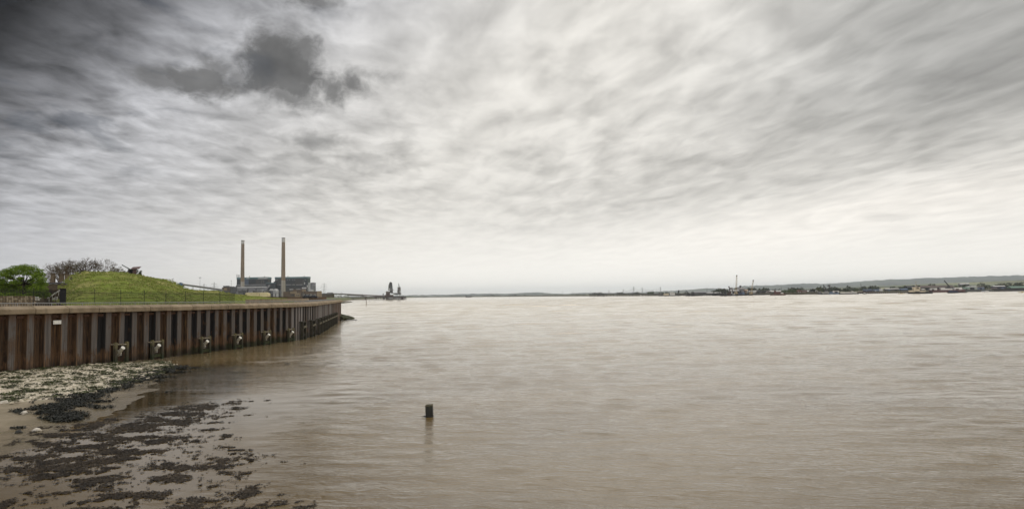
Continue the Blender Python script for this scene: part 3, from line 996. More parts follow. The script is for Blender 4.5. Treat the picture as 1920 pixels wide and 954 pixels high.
def fender_parts():
    P_ = []
    for sx in (-.85, .85):
        q = MB(); q.box((sx, .40, 1.25), (.28, .34, 2.1)); P_.append(('post', q.mesh('post', FENDM)))
        q = MB(); q.box((sx, .41, -.4), (.34, .40, 1.2)); P_.append(('weedy_foot', q.mesh('weedy_foot', WETG)))
    q = MB(); q.box((0, .30, 2.34), (2.0, .5, .12)); P_.append(('cap_plank', q.mesh('cap_plank', FENDM)))
    q = MB(); q.beam((-.7, .34, .5), (.7, .34, 1.9), .12, .14); P_.append(('brace', q.mesh('brace', FENDM)))
    q = MB(); q.beam((.7, .30, .5), (-.7, .30, 1.5), .12, .14); P_.append(('brace', q.mesh('brace', FENDM)))
    q = MB(); q.box((0, .30, .5), (1.5, .20, .3)); P_.append(('cross_beam', q.mesh('cross_beam', WETG)))
    q = MB(); q.bar((.2, .1, 1.45), (.45, .75, 1.75), .13, 10); P_.append(('pipe_cap', q.mesh('pipe_cap', LIGHTB)))
    return P_


FND = fender_parts()
names = ['first', 'second', 'third', 'fourth', 'fifth', 'sixth', 'seventh', 'eighth', 'ninth', 'tenth', 'eleventh']
for i in range(11):
    s = L1 + 3.0 + i * 5.6
    p, t = wall_pt(s)
    th = thing('wall_fender', f'dark weedy timber fender, {names[i]} past the bend in the sea wall', 'fender', (p.x, p.y, 0), 0, 'timber fenders along the far leg of the wall')
    th.matrix_world = frame_at(s, 0, 0)
    for nm, me in FND: part(nm, me, th)

# white plate on the wall
s = s_at_px(107.5)
t = thing('wall_sign', 'small white weathered sign plate with rust runs on the sea wall', 'sign')
t.matrix_world = frame_at(s, 0, 0)
m, g, b = material('worn_sign_white')
P = g.obj(); x, y, z = g.xyz(P)
n = g.noise(g.vec(x * 9, y * 3, z * 5.0), 1, 5, .6); n2 = g.noise(g.vec(x * 3.0, 0.0, z * 16.0), 1, 3, .6)
c = g.mix(n.ss(.55, .68) * .8, (.78, .76, .70), (.33, .22, .11))
c = g.mix(n2.ss(.62, .72) * .5, c, (.22, .22, .22))
g.lk(c, b.inputs['Base Color']); b.inputs['Roughness'].default_value = .6
q = MB(); q.box((0, -.06, 3.93), (.78, .03, .30)); part('sign_panel', q.mesh('sign_panel', m), t)
DKR = mat('rust_line', (.16, .10, .05), .8, .3, 8)
q = MB(); q.box((0, -.073, 3.935), (.70, .012, .016)); q.box((.10, -.074, 3.93), (.022, .012, .28)); part('seam_strip', q.mesh('seam_strip', DKR), t)
for sx in (-.33, .33):
    q = MB(); q.box((sx, -.20, 3.93), (.05, .26, .05)); part('bracket', q.mesh('bracket', RUSTB), t)

# ------------------------------------------------------------------ land on the left bank
def land_h(x, y):
    h = interp([(0, 4.55), (60, 4.55), (170, 4.5), (240, 5.0), (330, 5.6), (700, 6.2), (1500, 6.6), (6000, 6.6)], y)
    return h


def build_land():
    # left bank sheet: rows away from the camera; each row starts at the river's edge
    edge = []
    for s in np.linspace(-24, S_END - .6, 46):
        p = behind(s, .70); edge.append((p.x, p.y))
    for p in ((-62, 187), (-92, 260), (-160, 620), (-262, 1050), (-430, 1800), (-520, 2400), (-640, 3300), (-700, 4600), (-900, 7000)): edge.append(p)
    vs, fs = [], []
    cols = [0, 1.2, 3, 6, 10, 16, 26, 40, 70, 120, 220, 500, 1200, 3000, 9000]
    for (x, y) in edge:
        for kx, c in enumerate(cols):
            X = x - c; Y = y
            far = y > 300
            z = land_h(X, Y)
            if y > 186 and c == 0: z = -.4
            if y > 186 and c == 1.2: z = .3
            if y > 186 and c == 3 : z = 1.0
            if y > 186 and c == 6: z = min(z, 2.5)
            if 6 < c < 120: z += fbm(X, Y, .08, 3) * .10
            vs.append((X, Y, z))
    n = len(cols)
    for j in range(len(edge) - 1):
        for i in range(n - 1): fs.append((j * n + i + 1, j * n + i, (j + 1) * n + i, (j + 1) * n + i + 1))
    me = bpy.data.meshes.new('land'); me.from_pydata(vs, [], fs); me.update()
    m, g, b = material('bank_ground')
    P = g.pos(); x, y, z = g.xyz(P)
    n1 = g.noise(P, .25, 5, .6); n2 = g.noise(P, 4, 4, .6)
    gr = g.mix(n1.ss(.35, .65), (.075, .100, .022), (.115, .115, .038))
    grav = g.mix(n2.ss(.35, .65), (.30, .25, .18), (.17, .14, .095))
    mudc = (.16, .125, .08)
    c = g.mix(y.ss(150, 178), grav, gr)
    c = g.mix(z.ss(2.2, 1.2), c, mudc)
    g.lk(c, b.inputs['Base Color']); b.inputs['Roughness'].default_value = .95
    me.materials.append(m)
    return link('left_bank_ground', me, None, kind='structure')


build_land()

# ------------------------------------------------------------------ grass mounds of the old fort
def grass_mat():
    m, g, b = material('mound_grass')
    P = g.pos(); x, y, z = g.xyz(P)
    n1 = g.noise(P, .16, 4, .6, .4); n2 = g.noise(P, .9, 5, .65); n3 = g.noise(P, 5.0, 4, .65)
    fresh = g.mix(n2.ss(.38, .62), (.235, .285, .045), (.155, .205, .030))
    dry = g.mix(n2.ss(.38, .62), (.38, .33, .13), (.27, .235, .085))
    c = g.mix((n1 + (n2 - .5) * .8).ss(.40, .58) * x.ss(-40, -72) * .85, fresh, dry)
    n4 = g.noise(P, .33, 5, .6, .6)
    c = g.mix(n4.ss(.50, .62) * .55, c, (.085, .105, .022))
    c = g.mix(n3.ss(.55, .68) * .4, c, (.07, .085, .02))
    c = g.mix(n3.ss(.45, .32) * .4, c, (.20, .21, .06))
    g.lk(c, b.inputs['Base Color']); b.inputs['Roughness'].default_value = 1.0; b.inputs['Specular IOR Level'].default_value = .1
    g.lk(g.bump(n3 + n2, 1.0, .25), b.inputs['Normal'])
    return m


GRASS = grass_mat()
TUFT = []


def mound(sil, Dtoe, Dridge, Dback, seed, step=2.0, bulge=.62, toe_z=4.45, left_face=False):
    x0, x1 = sil[0][0], sil[-1][0]
    n = int((x1 - x0) / step) + 1
    T = [i / 22 for i in range(23)] + [1 + i / 6 for i in range(1, 7)]
    vs = []
    for i in range(n):
        px = x0 + i * step
        py = interp(sil, px)
        rp = at(px, py, Dridge)
        dx = rp.x / rp.y
        for t in T:
            if t <= 1:
                y = Dtoe + (Dridge - Dtoe) * t
                k = math.sin(t * math.pi / 2) ** 1.15 * (1 - bulge) + (1 - (1 - t) ** 2.1) * bulge
                z = toe_z + (rp.z - toe_z) * k
            else:
                q = t - 1
                y = Dridge + (Dback - Dridge) * q
                z = toe_z + (rp.z - toe_z) * (1 - q * q)
            x = dx * y
            z += (fbm(x, y, .22, 4, seed) * .38 + fbm(x, y, .9, 3, seed) * .20) * min(1, t * 4) * (1 if t < .93 else .35) * min(1.0, max(0.05, (rp.z - toe_z) / 2.5))
            vs.append((x, y, z))
            if .02 < t < 1.0: TUFT.append((x, y, z))
    m = len(T)
    fs = [(i * m + j, (i + 1) * m + j, (i + 1) * m + j + 1, i * m + j + 1) for i in range(n - 1) for j in range(m - 1)]
    me = bpy.data.meshes.new('grass_mound'); 
    nv = len(vs)
    if left_face:
        for j in range(m): vs.append((vs[j][0], vs[j][1], toe_z - .3))
        for j in range(m - 1): fs.append((nv + j, j, j + 1, nv + j + 1))
    me.from_pydata(vs, [], fs); me.materials.append(GRASS)
    if left_face:
        me.materials.append(bpy.data.materials.get('fort_brick') or FORT)
        for p in me.polygons:
            if p.index >= len(fs) - (m - 1): p.material_index = 1
    me.polygons.foreach_set('use_smooth', [True] * len(fs))
    me.update()
    return link('grass_mound', me, None, kind='structure')


FORT = mat('fort_brick', (.115, .085, .055), .9, .3, 2.5, (.060, .045, .030), bump=.5)
M1 = [(122, 546), (125, 540), (130, 533), (136, 526), (145, 519), (155, 514.5), (165, 512.8), (180, 512.5), (205, 513.5), (230, 515), (250, 516.5), (262, 519), (272, 523.5), (282, 529), (295, 537.5), (308, 547), (320, 555), (332, 561), (345, 564.5)]
mound(M1, 79, 140, 170, 1.0, 1.5, left_face=True)
M2 = [(250, 519), (268, 521), (283, 522.8), (300, 525), (312, 526.8), (320, 530), (328, 534), (336, 539), (345, 545), (355, 552), (364, 558), (374, 563)]
mound(M2, 90, 165, 195, 5.0, 1.5)
M3 = [(318, 538), (332, 541.5), (345, 543.6), (372, 545.2), (400, 546.3), (415, 548.2), (430, 551), (445, 553.2), (470, 555.6), (500, 558), (530, 559.8), (548, 561)]
mound(M3, 96, 185, 230, 9.0, 2.0)


def tufts():
    r = random.Random(21); mb = MB()
    for (x, y, z) in TUFT:
        for _ in range(2):
            X = x + r.uniform(-1.0, 1.0); Y = y + r.uniform(-1.4, 1.4)
            if fbm(X, Y, .35, 3, 3) < -.12 + r.uniform(-.2, .2): continue
            h = r.uniform(.05, .15); a = r.uniform(0, 6.28)
            for q in range(3):
                a += 2.1; w = r.uniform(.05, .10)
                bx_, by_ = X + math.cos(a) * .12, Y + math.sin(a) * .12
                mb.add([(bx_ - w, by_, z - .12), (bx_ + w, by_ + w, z - .12), (bx_ + math.cos(a) * .12, by_ + math.sin(a) * .12, z + h)], [(0, 1, 2)])
    m, g, b = material('grass_tuft')
    i = g.isl(); c = g.mix(i, (.16, .22, .03), (.32, .32, .10))
    c = g.mix(i.ss(.80, 1.0), c, (.27, .23, .09))
    g.lk(c, b.inputs['Base Color']); b.inputs['Roughness'].default_value = .9
    return mb.obj('grass', m, kind='stuff', label='rough tussocky grass over the mounds')


tufts()

# ------------------------------------------------------------------ galvanised guard rail on top of the sea wall
RAILM = mat('galvanised_rail', (.30, .30, .29), .5, .12, 3, metal=.3)
rail = thing('guard_rail', 'thin grey galvanised guard rail running along the top of the sea wall', 'railing')
PST = MB(); PST.bar((0, 0, -.95), (0, 0, .02), .035, 6); PST = PST.mesh('post', RAILM)
s = -16.0
while s < S_END - 3:
    p = behind(s, 1.25); z = wall_top(s) + .21
    part('post', PST, rail, Matrix.Translation((p.x, p.y, z)))
    e = s + UNIT
    q = behind(e, 1.25); z2 = wall_top(e) + .21
    mb = MB(); mb.bar((p.x, p.y, z), (q.x, q.y, z2), .030, 6)
    part('top_rail', mb.mesh('top_rail', RAILM), rail)
    mb = MB()
    mb.bar((p.x, p.y, z - .80), (q.x, q.y, z2 - .80), .02, 4)
    nb = 14
    for i in range(1, nb):
        f = i / nb
        x_, y_, z_ = p.x + (q.x - p.x) * f, p.y + (q.y - p.y) * f, z + (z2 - z) * f
        mb.bar((x_, y_, z_ - .80), (x_, y_, z_ - .02), .011, 4, cap=False)
    part('infill_bars', mb.mesh('infill_bars', RAILM), rail, kind='stuff')
    s = e

# ------------------------------------------------------------------ black iron fence behind the promenade
IRON = mat('black_iron', (.012, .012, .012), .5, .2, 3)
fence = thing('iron_fence', 'tall black iron railings with spiked bars in front of the grass mound', 'fence')
FO = 6.3
FP = MB(); FP.bar((0, 0, 0), (0, 0, 2.22), .034, 6); FP.bar((0, 0, 2.22), (0, 0, 2.34), .04, 6, .01); FP = FP.mesh('post', IRON)
s = -9.0
FSTEP = 3.2
while s < 34:
    p = behind(s, FO); q = behind(s + FSTEP, FO)
    z = 4.5
    hh = interp([(0, 2.2), (20, 2.0), (40, 1.75), (70, 1.6)], s); 
    part('post', FP, fence, Matrix.Translation((p.x, p.y, z)) @ Matrix.Diagonal((1, 1, hh / 2.15, 1)))
    for zz_ in (.30, hh - .22):
        mb = MB(); mb.beam((p.x, p.y, z + zz_), (q.x, q.y, z + zz_), .02, .032)
        part('rail', mb.mesh('rail', IRON), fence)
    mb = MB(); nb = 24
    for i in range(1, nb):
        f = i / nb; X, Y = p.x + (q.x - p.x) * f, p.y + (q.y - p.y) * f
        mb.bar((X, Y, z + .05), (X, Y, z + hh - .06), .014, 4, cap=False); mb.bar((X, Y, z + hh - .06), (X, Y, z + hh + .05), .016, 4, .003, cap=False)
    part('spiked_bars', mb.mesh('spiked_bars', IRON), fence, kind='stuff')
    s += FSTEP

# concrete parapet behind the rail at the far end of the wall
mb = MB()
pts = [behind(L1 + o_, 7.5) for o_ in (4, 20, 40, 60, 78)]
par = thing('parapet_wall', 'low concrete parapet behind the rail at the far end of the wall', 'wall')
for a, b_ in zip(pts, pts[1:]):
    q = MB(); q.beam((a.x, a.y, 4.9), (b_.x, b_.y, 4.9), .4, 1.25); part('parapet_section', q.mesh('parapet_section', COP_M), par)

# rubble spit at the wall's far corner
t = thing('rubble_spit', 'green weedy heap of rubble at the far corner of the sea wall', 'rocks')
RUB = mat('weedy_rubble', (.055, .060, .026), .85, .4, 1.2, (.022, .022, .012), bump=.6)
r = random.Random(9)
for i in range(46):
    f = r.random() ** .8
    px = 628 + f * 34; py = 597.5 + r.uniform(-4.0, 4.0) * (1 - f * .8)
    p = ground(px, py, 0)
    zc = .9 * (1 - f) * r.uniform(.3, 1)
    part('boulder', rock((p.x, p.y, zc), r.uniform(.7, 1.6) * (1.1 - f * .6), 100 + i, flat=.5).mesh('boulder', RUB), t)
mb = MB()
vs = []
for i in range(40):
    f = i / 39; px = 640 + f * 42
    for j in range(7):
        g_ = j / 6 - .5
        p = ground(px, 598.5 + f * 2.0 + g_ * 9 * (1 - f) + g_ * 1.5, 0)
        vs.append((p.x, p.y, -.25 + (.5 + fbm(p.x, p.y, .5, 3) * .55) * (1 - abs(g_) * 2) * (1.0 - f * .55)))
mb.add(vs, [(i * 7 + j, (i + 1) * 7 + j, (i + 1) * 7 + j + 1, i * 7 + j + 1) for i in range(39) for j in range(6)])
part('mud_tail', mb.mesh('mud_tail', mat('dark_mud', (.05, .042, .026), .5, .3, 1.5)), t)


# ------------------------------------------------------------------ trees
BARK = mat('bark', (.060, .050, .040), .95, .3, 6)


def leaf_mat(name, a, b_):
    m, g, b = material(name)
    c = g.mix(g.isl(), a, b_)
    g.lk(c, b.inputs['Base Color']); b.inputs['Roughness'].default_value = .7; b.inputs['Specular IOR Level'].default_value = .2
    # thin leaves let some light through
    tr = g.new('ShaderNodeBsdfTranslucent'); g.lk(c, tr.inputs['Color'])
    ms = g.new('ShaderNodeMixShader'); ms.inputs[0].default_value = .35
    o = [n for n in g.nt.nodes if n.type == 'OUTPUT_MATERIAL'][0]
    g.nt.links.new(b.outputs[0], ms.inputs[1]); g.nt.links.new(tr.outputs[0], ms.inputs[2]); g.nt.links.new(ms.outputs[0], o.inputs['Surface'])
    return m


SPRING = leaf_mat('spring_leaf', (.105, .175, .016), (.20, .28, .035))
OLIVE = leaf_mat('bud_leaf', (.10, .085, .04), (.14, .13, .05))
DARKG = leaf_mat('dark_leaf', (.030, .042, .016), (.055, .070, .026))
MIDG = leaf_mat('mid_leaf', (.050, .080, .022), (.090, .115, .035))
YELG = leaf_mat('yellow_leaf', (.10, .115, .03), (.15, .15, .05))
REDB = leaf_mat('copper_leaf', (.06, .035, .028), (.09, .055, .04))
BLACKG = leaf_mat('black_conifer', (.006, .008, .008), (.014, .017, .014))


def leaf_quads(mb, c, rad, n, size, r, flat=1.0, shell=.35):
    for _ in range(n):
        d = Vector((r.gauss(0, 1), r.gauss(0, 1), r.gauss(0, 1)))
        if d.length < 1e-3: continue
        d.normalize()
        q = r.random() ** shell
        p = Vector(c) + Vector((d.x * rad[0], d.y * rad[1], d.z * rad[2] * flat)) * q
        a = Vector((r.gauss(0, 1), r.gauss(0, 1), r.gauss(0, .6))).normalized()
        b_ = a.cross(Vector((r.gauss(0, 1), r.gauss(0, 1), r.gauss(0, 1)))).normalized()
        s = size * r.uniform(.6, 1.4)
        mb.add([p - a * s, p + b_ * s * .55, p + a * s, p - b_ * s * .55], [(0, 1, 2, 3)])


def crown_tree(name, label, cat, base, h, w, lm, seed, trunk=.35, n=900, leaf=.35, clumps=16, group=None, depth=None, lowest=.3):
    """trunk and limbs carrying many clumps of leaves"""
    r = random.Random(seed)
    base = Vector(base)
    t = thing(name, label, cat, base, 0, group)
    tr = MB(); cr = MB()
    tr.bar((0, 0, -.5), (0, 0, h * .45), trunk, 7, trunk * .55)
    for i in range(clumps):
        a = i * 2.4 + r.uniform(-.5, .5)
        f = (i + .5) / clumps
        zc = h * (lowest + (0.92 - lowest) * f)
        rr = w / 2 * math.sqrt(max(.05, 1 - ((zc / h - .48) / .56) ** 2)) * r.uniform(.45, .80)
        c = Vector((math.cos(a) * rr, math.sin(a) * rr, zc))
        tr.bar((0, 0, h * r.uniform(.22, .45)), c * .96, trunk * .32, 4, trunk * .07, cap=False)
        k = w * r.uniform(.14, .24)
        leaf_quads(cr, c, (k, k, k * r.uniform(.5, .8)), n // clumps, leaf, r)
    part('trunk', tr.mesh('trunk', BARK), t)
    part('crown', cr.mesh('crown', lm), t)
    return t


def spring_tree():
    D = 98.0
    base = at(45, 560, D); base.z = 4.5
    t = thing('leafy_tree', 'bright green spreading tree in fresh leaf behind the iron fence', 'tree', base)
    r = random.Random(4)
    tr = MB(); cr = MB()
    fk = at(45, 531, D) - base
    tr.bar((0, 0, -.4), fk, .24, 8, .17)
    cl = [(45, 501, 10, 5), (30, 503, 11, 5), (60, 503, 11, 5.5), (16, 508, 10, 4.5), (72, 509, 9, 5), (8, 516, 9, 4), (52, 513, 12, 3.2), (30, 512, 10, 3.2), (66, 519, 8, 4.5), (4, 526, 9, 3.5), (20, 521, 7, 3), (76, 524, 9, 5),
          (80, 533, 9, 5), (62, 535, 12, 4), (44, 544, 16, 6), (20, 547, 14, 6.5), (66, 546, 14, 7), (80, 544, 8, 5), (-4, 512, 10, 5), (-6, 534, 10, 7), (6, 544, 12, 7), (30, 553, 14, 5), (60, 555, 12, 5), (10, 554, 12, 5), (38, 522, 5, 2.5), (58, 526, 6, 2.5), (26, 536, 10, 4), (40, 505, 14, 6), (88, 552, 6, 4), (50, 557, 20, 5), (2, 557, 14, 5), (74, 515, 9, 4), (12, 533, 10, 4), (72, 540, 14, 6), (30, 541, 18, 9), (58, 541, 18, 9), (8, 541, 16, 9), (45, 552, 22, 8), (20, 554, 18, 7), (74, 553, 16, 7), (-2, 524, 12, 8), (15, 515, 12, 6), (70, 528, 14, 6), (44, 507, 20, 6), (30, 529, 9, 4)]
    k = D / FPX
    for i, (x, y, rx, ry) in enumerate(cl):
        c = at(x, y, D + r.uniform(-2.2, 2.2)) - base
        leaf_quads(cr, c, (rx * k * 1.15, rx * k * 1.2, ry * k * 1.3), 400, .10, r, shell=.5)
        if y < 540:
            m1 = fk.lerp(c, .5) + Vector((0, 0, -.12))
            tr.bar(fk - Vector((0, 0, .1)), m1, .09, 5, .05); tr.bar(m1, c, .05, 4, .02)
        # twigs
        for _ in range(7):
            e = c + Vector((r.uniform(-1, 1) * rx * k, r.uniform(-1, 1) * rx * k, r.uniform(-.8, .8) * ry * k)); tr.bar(c, e, .02, 3, .008, cap=False)
    part('trunk', tr.mesh('trunk', BARK), t); part('crown', cr.mesh('crown', SPRING), t)


spring_tree()


def bare_mesh(seed, h, spread):
    r = random.Random(seed); tr = MB(); tw = MB(); bud = MB()

    def grow(p, d, L, rad, lev):
        n = (3, 2, 2, 2, 1, 1, 1)[lev]
        q = p
        for i in range(n):
            d = (d + Vector((r.gauss(0, .13), r.gauss(0, .13), r.gauss(0, .05) + .03))).normalized()
            e = q + d * (L / n)
            (tr if lev < 2 else tw).bar(q, e, rad * (1 - .25 * i / n), 5 if lev < 2 else 3, rad * (1 - .25 * (i + 1) / n), cap=False)
            q = e
        if lev >= 6:
            if r.random() < .12: leaf_quads(bud, q, (.35, .35, .3), 3, .12, r)
            return
        nb = 3 if lev < 5 else r.choice((2, 2, 3))
        if lev in (1, 2): nb = r.choice((3, 4))
        for i in range(nb):
            ax = Vector((r.gauss(0, 1), r.gauss(0, 1), r.gauss(0, .55)))
            ax = (ax - d * ax.dot(d)).normalized()
            sp = r.uniform(.35, .80) * spread
            nd = (d * math.cos(sp) + ax * math.sin(sp)).normalized()
            grow(q, nd, L * r.uniform(.62, .80), max(.018, rad * r.uniform(.50, .64)), lev + 1)
    grow(Vector((0, 0, 0)), Vector((0, 0, 1)), h * .27, h * .021, 0)
    mz = max(v[2] for v in tw.v) 
    return tr, tw, bud, mz


BTWIG = mat('twig_bark', (.115, .080, .050), .95, .25, 3)
BM = []
for sd_, sp in ((3, .80), (8, .88), (15, .76)):
    tr, tw, bud, mz = bare_mesh(sd_, 13.0, sp)
    BM.append((tr.mesh('trunk', BARK), tw.mesh('twigs', BTWIG), bud.mesh('buds', OLIVE), mz))
bl = ['bare spreading tree above the chimney stacks, first on the left of the leafless group', 'bare tree standing between the chimney stacks', 'tall bare tree just left of the grassy mound top',
      'tallest bare tree, rising behind the crest of the mound', 'bare round-topped tree to the right of the tallest one', 'low budding tree nearest the gun of the bare group', 'bare tree half hidden behind the brick chimneys']
for i, (px, pyt, D, kind, sc) in enumerate(((100, 487, 205, 0, 1.15), (122, 489, 222, 1, 1.0), (142, 485, 215, 2, 1.05), (163, 481.5, 210, 1, 1.1), (180, 486, 225, 0, 1.0), (203, 498, 212, 2, 1.3), (112, 500, 235, 2, 1.2))):
    tr, tw, bud, mz = BM[kind]
    zb = 5.2
    top = at(px, pyt, D)
    k = (top.z - zb) / mz
    t = thing('bare_tree', bl[i], 'tree', (top.x, top.y, zb), i * 1.3, 'bare trees behind the fort')
    M = Matrix.Diagonal((k * sc, k * sc, k, 1))
    part('trunk', tr, t, M); part('twigs', tw, t, M); part('buds', bud, t, M, kind='stuff')
for i, (px, pyt, D, w, lab) in enumerate(((260, 506, 146, 1.7, 'dark round bush right behind the gun on the mound'), (235, 508, 160, 1.6, 'thin olive bush left of the gun on the mound'), (212, 503.5, 180, 3.2, 'budding olive bush beside the bare trees'))):
    p = at(px, 520, D); h = at(px, pyt, D).z - p.z
    crown_tree('bush', lab, 'bush', p, h, w, (DARKG, OLIVE, OLIVE)[i], 50 + i, .06, 420, .10, 10)

# ------------------------------------------------------------------ gun on the mound
def gun():
    D = 137.0; k = D / FPX
    base = at(247.5, 517, D)
    t = thing('artillery_gun', 'old gun with a raised green barrel and rusty shields on top of the mound', 'gun', base)
    W3 = lambda px, py, dy=0.0: at(px, py, D + dy) - base
    GREEN = mat('gun_green', (.030, .042, .022), .5, .2, 4)
    RED = mat('oxide_red', (.145, .090, .080), .75, .25, 3)
    GREY = mat('gun_grey', (.085, .078, .080), .7, .25, 3)
    DK = mat('gun_dark', (.015, .014, .014), .7)
    q = MB(); a, b_ = W3(229, 496.6, -.5), W3(250, 508.5, .2)
    q.bar(b_, a.lerp(b_, .45), .13, 10, .10); q.bar(a.lerp(b_, .45), a, .085, 10, .075); q.bar(a, a.lerp(b_, .06), .115, 10); part('barrel', q.mesh('barrel', GREEN), t)

    def plate(nm, pts, th, m, ):
        q = MB(); n = len(pts); bk = Vector((0, th, 0))
        q.add(pts + [p + bk for p in pts], [tuple(range(n)), tuple(range(2 * n - 1, n - 1, -1))] + [(i, (i + 1) % n, n + (i + 1) % n, n + i) for i in range(n)])
        return part(nm, q.mesh(nm, m), t)
    plate('shield_plate', [W3(239, 517), W3(239.5, 505.3), W3(241.5, 505), W3(244.8, 506.5), W3(244.8, 517)], .12, GREY)
    plate('shield_plate', [W3(248.3, 517.6, -.2), W3(249, 505, -.2), W3(255.2, 505.5, -.2), W3(255.4, 509, -.2), W3(254, 517.8, -.2)], .12, RED)
    plate('side_plate', [W3(239, 517), W3(239.5, 505.3), W3(240.5, 506, 1.6), W3(240, 517, 1.6)], .06, GREY)
    plate('side_plate', [W3(255.2, 517.8, -.2), W3(255.3, 507, -.2), W3(256.0, 507, 1.6), W3(256, 517.8, 1.6)], .06, GREY)
    plate('roof_plate', [W3(244.3, 504.3, -.7), W3(249.5, 500.4, .9), W3(265, 499.4, 1.4), W3(260.2, 504.2, -.2), W3(255, 503.6, -.5), W3(250, 504.6, -.7)], .05, RED)
    q = MB(); q.bar(W3(247, 518.5, .7), W3(247.3, 507, .7), .40, 12, .30); q.box(W3(248, 507.5, .4), (.7, .8, .7)); part('pedestal', q.mesh('pedestal', DK), t)
    q = MB(); q.box(W3(252.5, 506.5, .3), (.5, .6, .6)); q.bar(W3(250.4, 505.2, -.3), W3(250.4, 502.8, -.3), .05, 6); q.bar(W3(255.2, 505.2, -.2), W3(258.5, 503.6, .2), .05, 6); part('sight_frame', q.mesh('sight_frame', DK), t)
    q = MB(); q.box(W3(247.3, 518.2, .6), (2.1, 2.2, .25)); part('base_plate', q.mesh('base_plate', mat('concrete_pad', (.3, .28, .24), .9)), t)


gun()

# ------------------------------------------------------------------ fort buildings beside the mound
def blk(mb, x0, x1, yt, yb, Y, depth, mi=0, zb=None):
    """box whose front face spans photo columns x0-x1 and rows yt-yb at distance Y"""
    xm = (x0 + x1) / 2
    if Y > 500 and depth > 3: depth *= .4
    a = at(x0, yt, Y); b_ = at(x1, yt, Y); zt = at(xm, yt, Y).z
    zb = at(xm, yb, Y).z if zb is None else zb
    mb.box(((a.x + b_.x) / 2, Y + depth / 2, (zt + zb) / 2), (b_.x - a.x, depth, zt - zb), mi)
    return mb


def P1(name, m, parent, *args, **kw):
    q = MB(); blk(q, *args, **kw)
    return part(name, _local(q, parent).mesh(name, m), parent)


def _local(q, parent):
    o = parent.matrix_world.translation
    q.v = [(v[0] - o.x, v[1] - o.y, v[2] - o.z) for v in q.v]
    return q


FORT2 = mat('fort_brick_light', (.17, .125, .075), .9, .3, 2.0, (.085, .062, .042))
SLATE = mat('slate_roof', (.055, .050, .048), .7, .25, 2)
WHITE = mat('white_paint', (.76, .74, .68), .6, .08, 3)
BLACKW = mat('black_boarding', (.010, .009, .009), .8, .2, 3)
GLASS = mat('dark_window', (.02, .022, .025), .15, .1, 2, spec=.5)

t = thing('fort_building', 'dark brick fort barracks with four tall chimney stacks among bare trees', 'building', at(100, 560, 190))
P1('wall', FORT, t, -30, 145, 533, 565, 190, 2, zb=4)
q = MB(); a, b_ = at(-30, 533.2, 190), at(145, 533.2, 190); zr = at(100, 528.5, 190).z
q.add([(a.x, 189.5, a.z), (b_.x, 189.5, a.z), (b_.x, 195.5, a.z), (a.x, 195.5, a.z), (a.x, 192.5, zr), (b_.x, 192.5, zr)], [(0, 1, 5, 4), (2, 3, 4, 5), (0, 4, 3), (1, 2, 5), (3, 2, 1, 0)])
part('roof', _local(q, t).mesh('roof', SLATE), t)
for (x0, x1, y0, y1, Y) in ((94.8, 104, 512.5, 531, 192), (111, 120.3, 513.5, 528, 193), (121.3, 129.5, 512.8, 531, 191.5), (137, 144, 514.5, 528, 193)):
    c = P1('chimney_stack', FORT2, t, x0, x1 - 2.6, y0, y1, Y, .7)
    q = MB(); blk(q, x0 - .6, x1 - 2.2, y0 - .4, y0 + 1.2, Y - .15, 1.0); part('stack_cap', _local(q, t).mesh('stack_cap', FORT), t)

# gatehouse block in front: white stair rail, fan window, black gate
t = thing('gate_house', 'dark brick block with a white half-round window below a white stair rail', 'building', at(100, 563, 100))
P1('wall', FORT, t, 83, 113.5, 543.5, 566, 101, 1.0, zb=4.2)
P1('parapet', FORT2, t, 83, 113.8, 542.7, 543.6, 100.9, 1.2)
o = t.matrix_world.translation
q = MB(); q.beam(at(88.6, 559.3, 99.6) - o, at(112.6, 543.9, 99.6) - o, .10, .16); part('stair_rail', q.mesh('stair_rail', WHITE), t)
q = MB()
for f in (.15, .4, .65, .9):
    a = at(88.6, 559.3, 99.6).lerp(at(112.6, 543.9, 99.6), f) - o; q.bar(a, a - Vector((0, 0, .7)), .025, 5)
part('rail_posts', q.mesh('rail_posts', WHITE), t, kind='stuff')
# half-round window: dark glass with a white frame and glazing bars
cx0, cx1 = 99.0, 108.6
pts = []
for i in range(13):
    f = i / 12; x = cx0 + (cx1 - cx0) * f
    y = 563.5 - 6.6 * math.sqrt(max(0, 1 - (1 - min(1, f * 1.0)) ** 2))
    pts.append(at(x, y, 100.85) - o)
base_l, base_r = at(cx0, 564, 100.85) - o, at(cx1, 564, 100.85) - o
q = MB(); vs = [base_l] + pts + [base_r]; q.add(vs + [v + Vector((0, .1, 0)) for v in vs], [tuple(range(len(vs)))]); gl = part('window', q.mesh('window', GLASS), t)
q = MB()
for a, b_ in zip(pts, pts[1:]): q.beam(a + Vector((0, -.05, 0)), b_ + Vector((0, -.05, 0)), .08, .11)
q.beam(pts[-1] + Vector((0, -.05, 0)), base_r + Vector((0, -.05, 0)), .08, .11)
for f in (.4, .7):
    x = cx0 + (cx1 - cx0) * f; q.beam(at(x, 563.8, 100.78) - o, at(x, 558.2, 100.78) - o, .05, .05)
q.beam(at(100.5, 560.6, 100.76) - o, at(cx1, 560.6, 100.76) - o, .05, .05)
part('frame', q.mesh('frame', WHITE), gl)
P1('window', WHITE, t, 91.3, 93.2, 548.5, 553.5, 100.9, .08)
P1('window', GLASS, t, 94.0, 97.0, 547.5, 552.5, 100.92, .08)
t = thing('black_gate', 'tall black boarded gate against the end of the grass mound', 'gate', at(117, 564, 86))
for i in range(6):
    x0 = 112.4 + i * 1.7; P1('board', BLACKW, t, x0, x0 + 1.55, 541.3, 566, 86 + .01 * (i % 2), .08, zb=4.45)
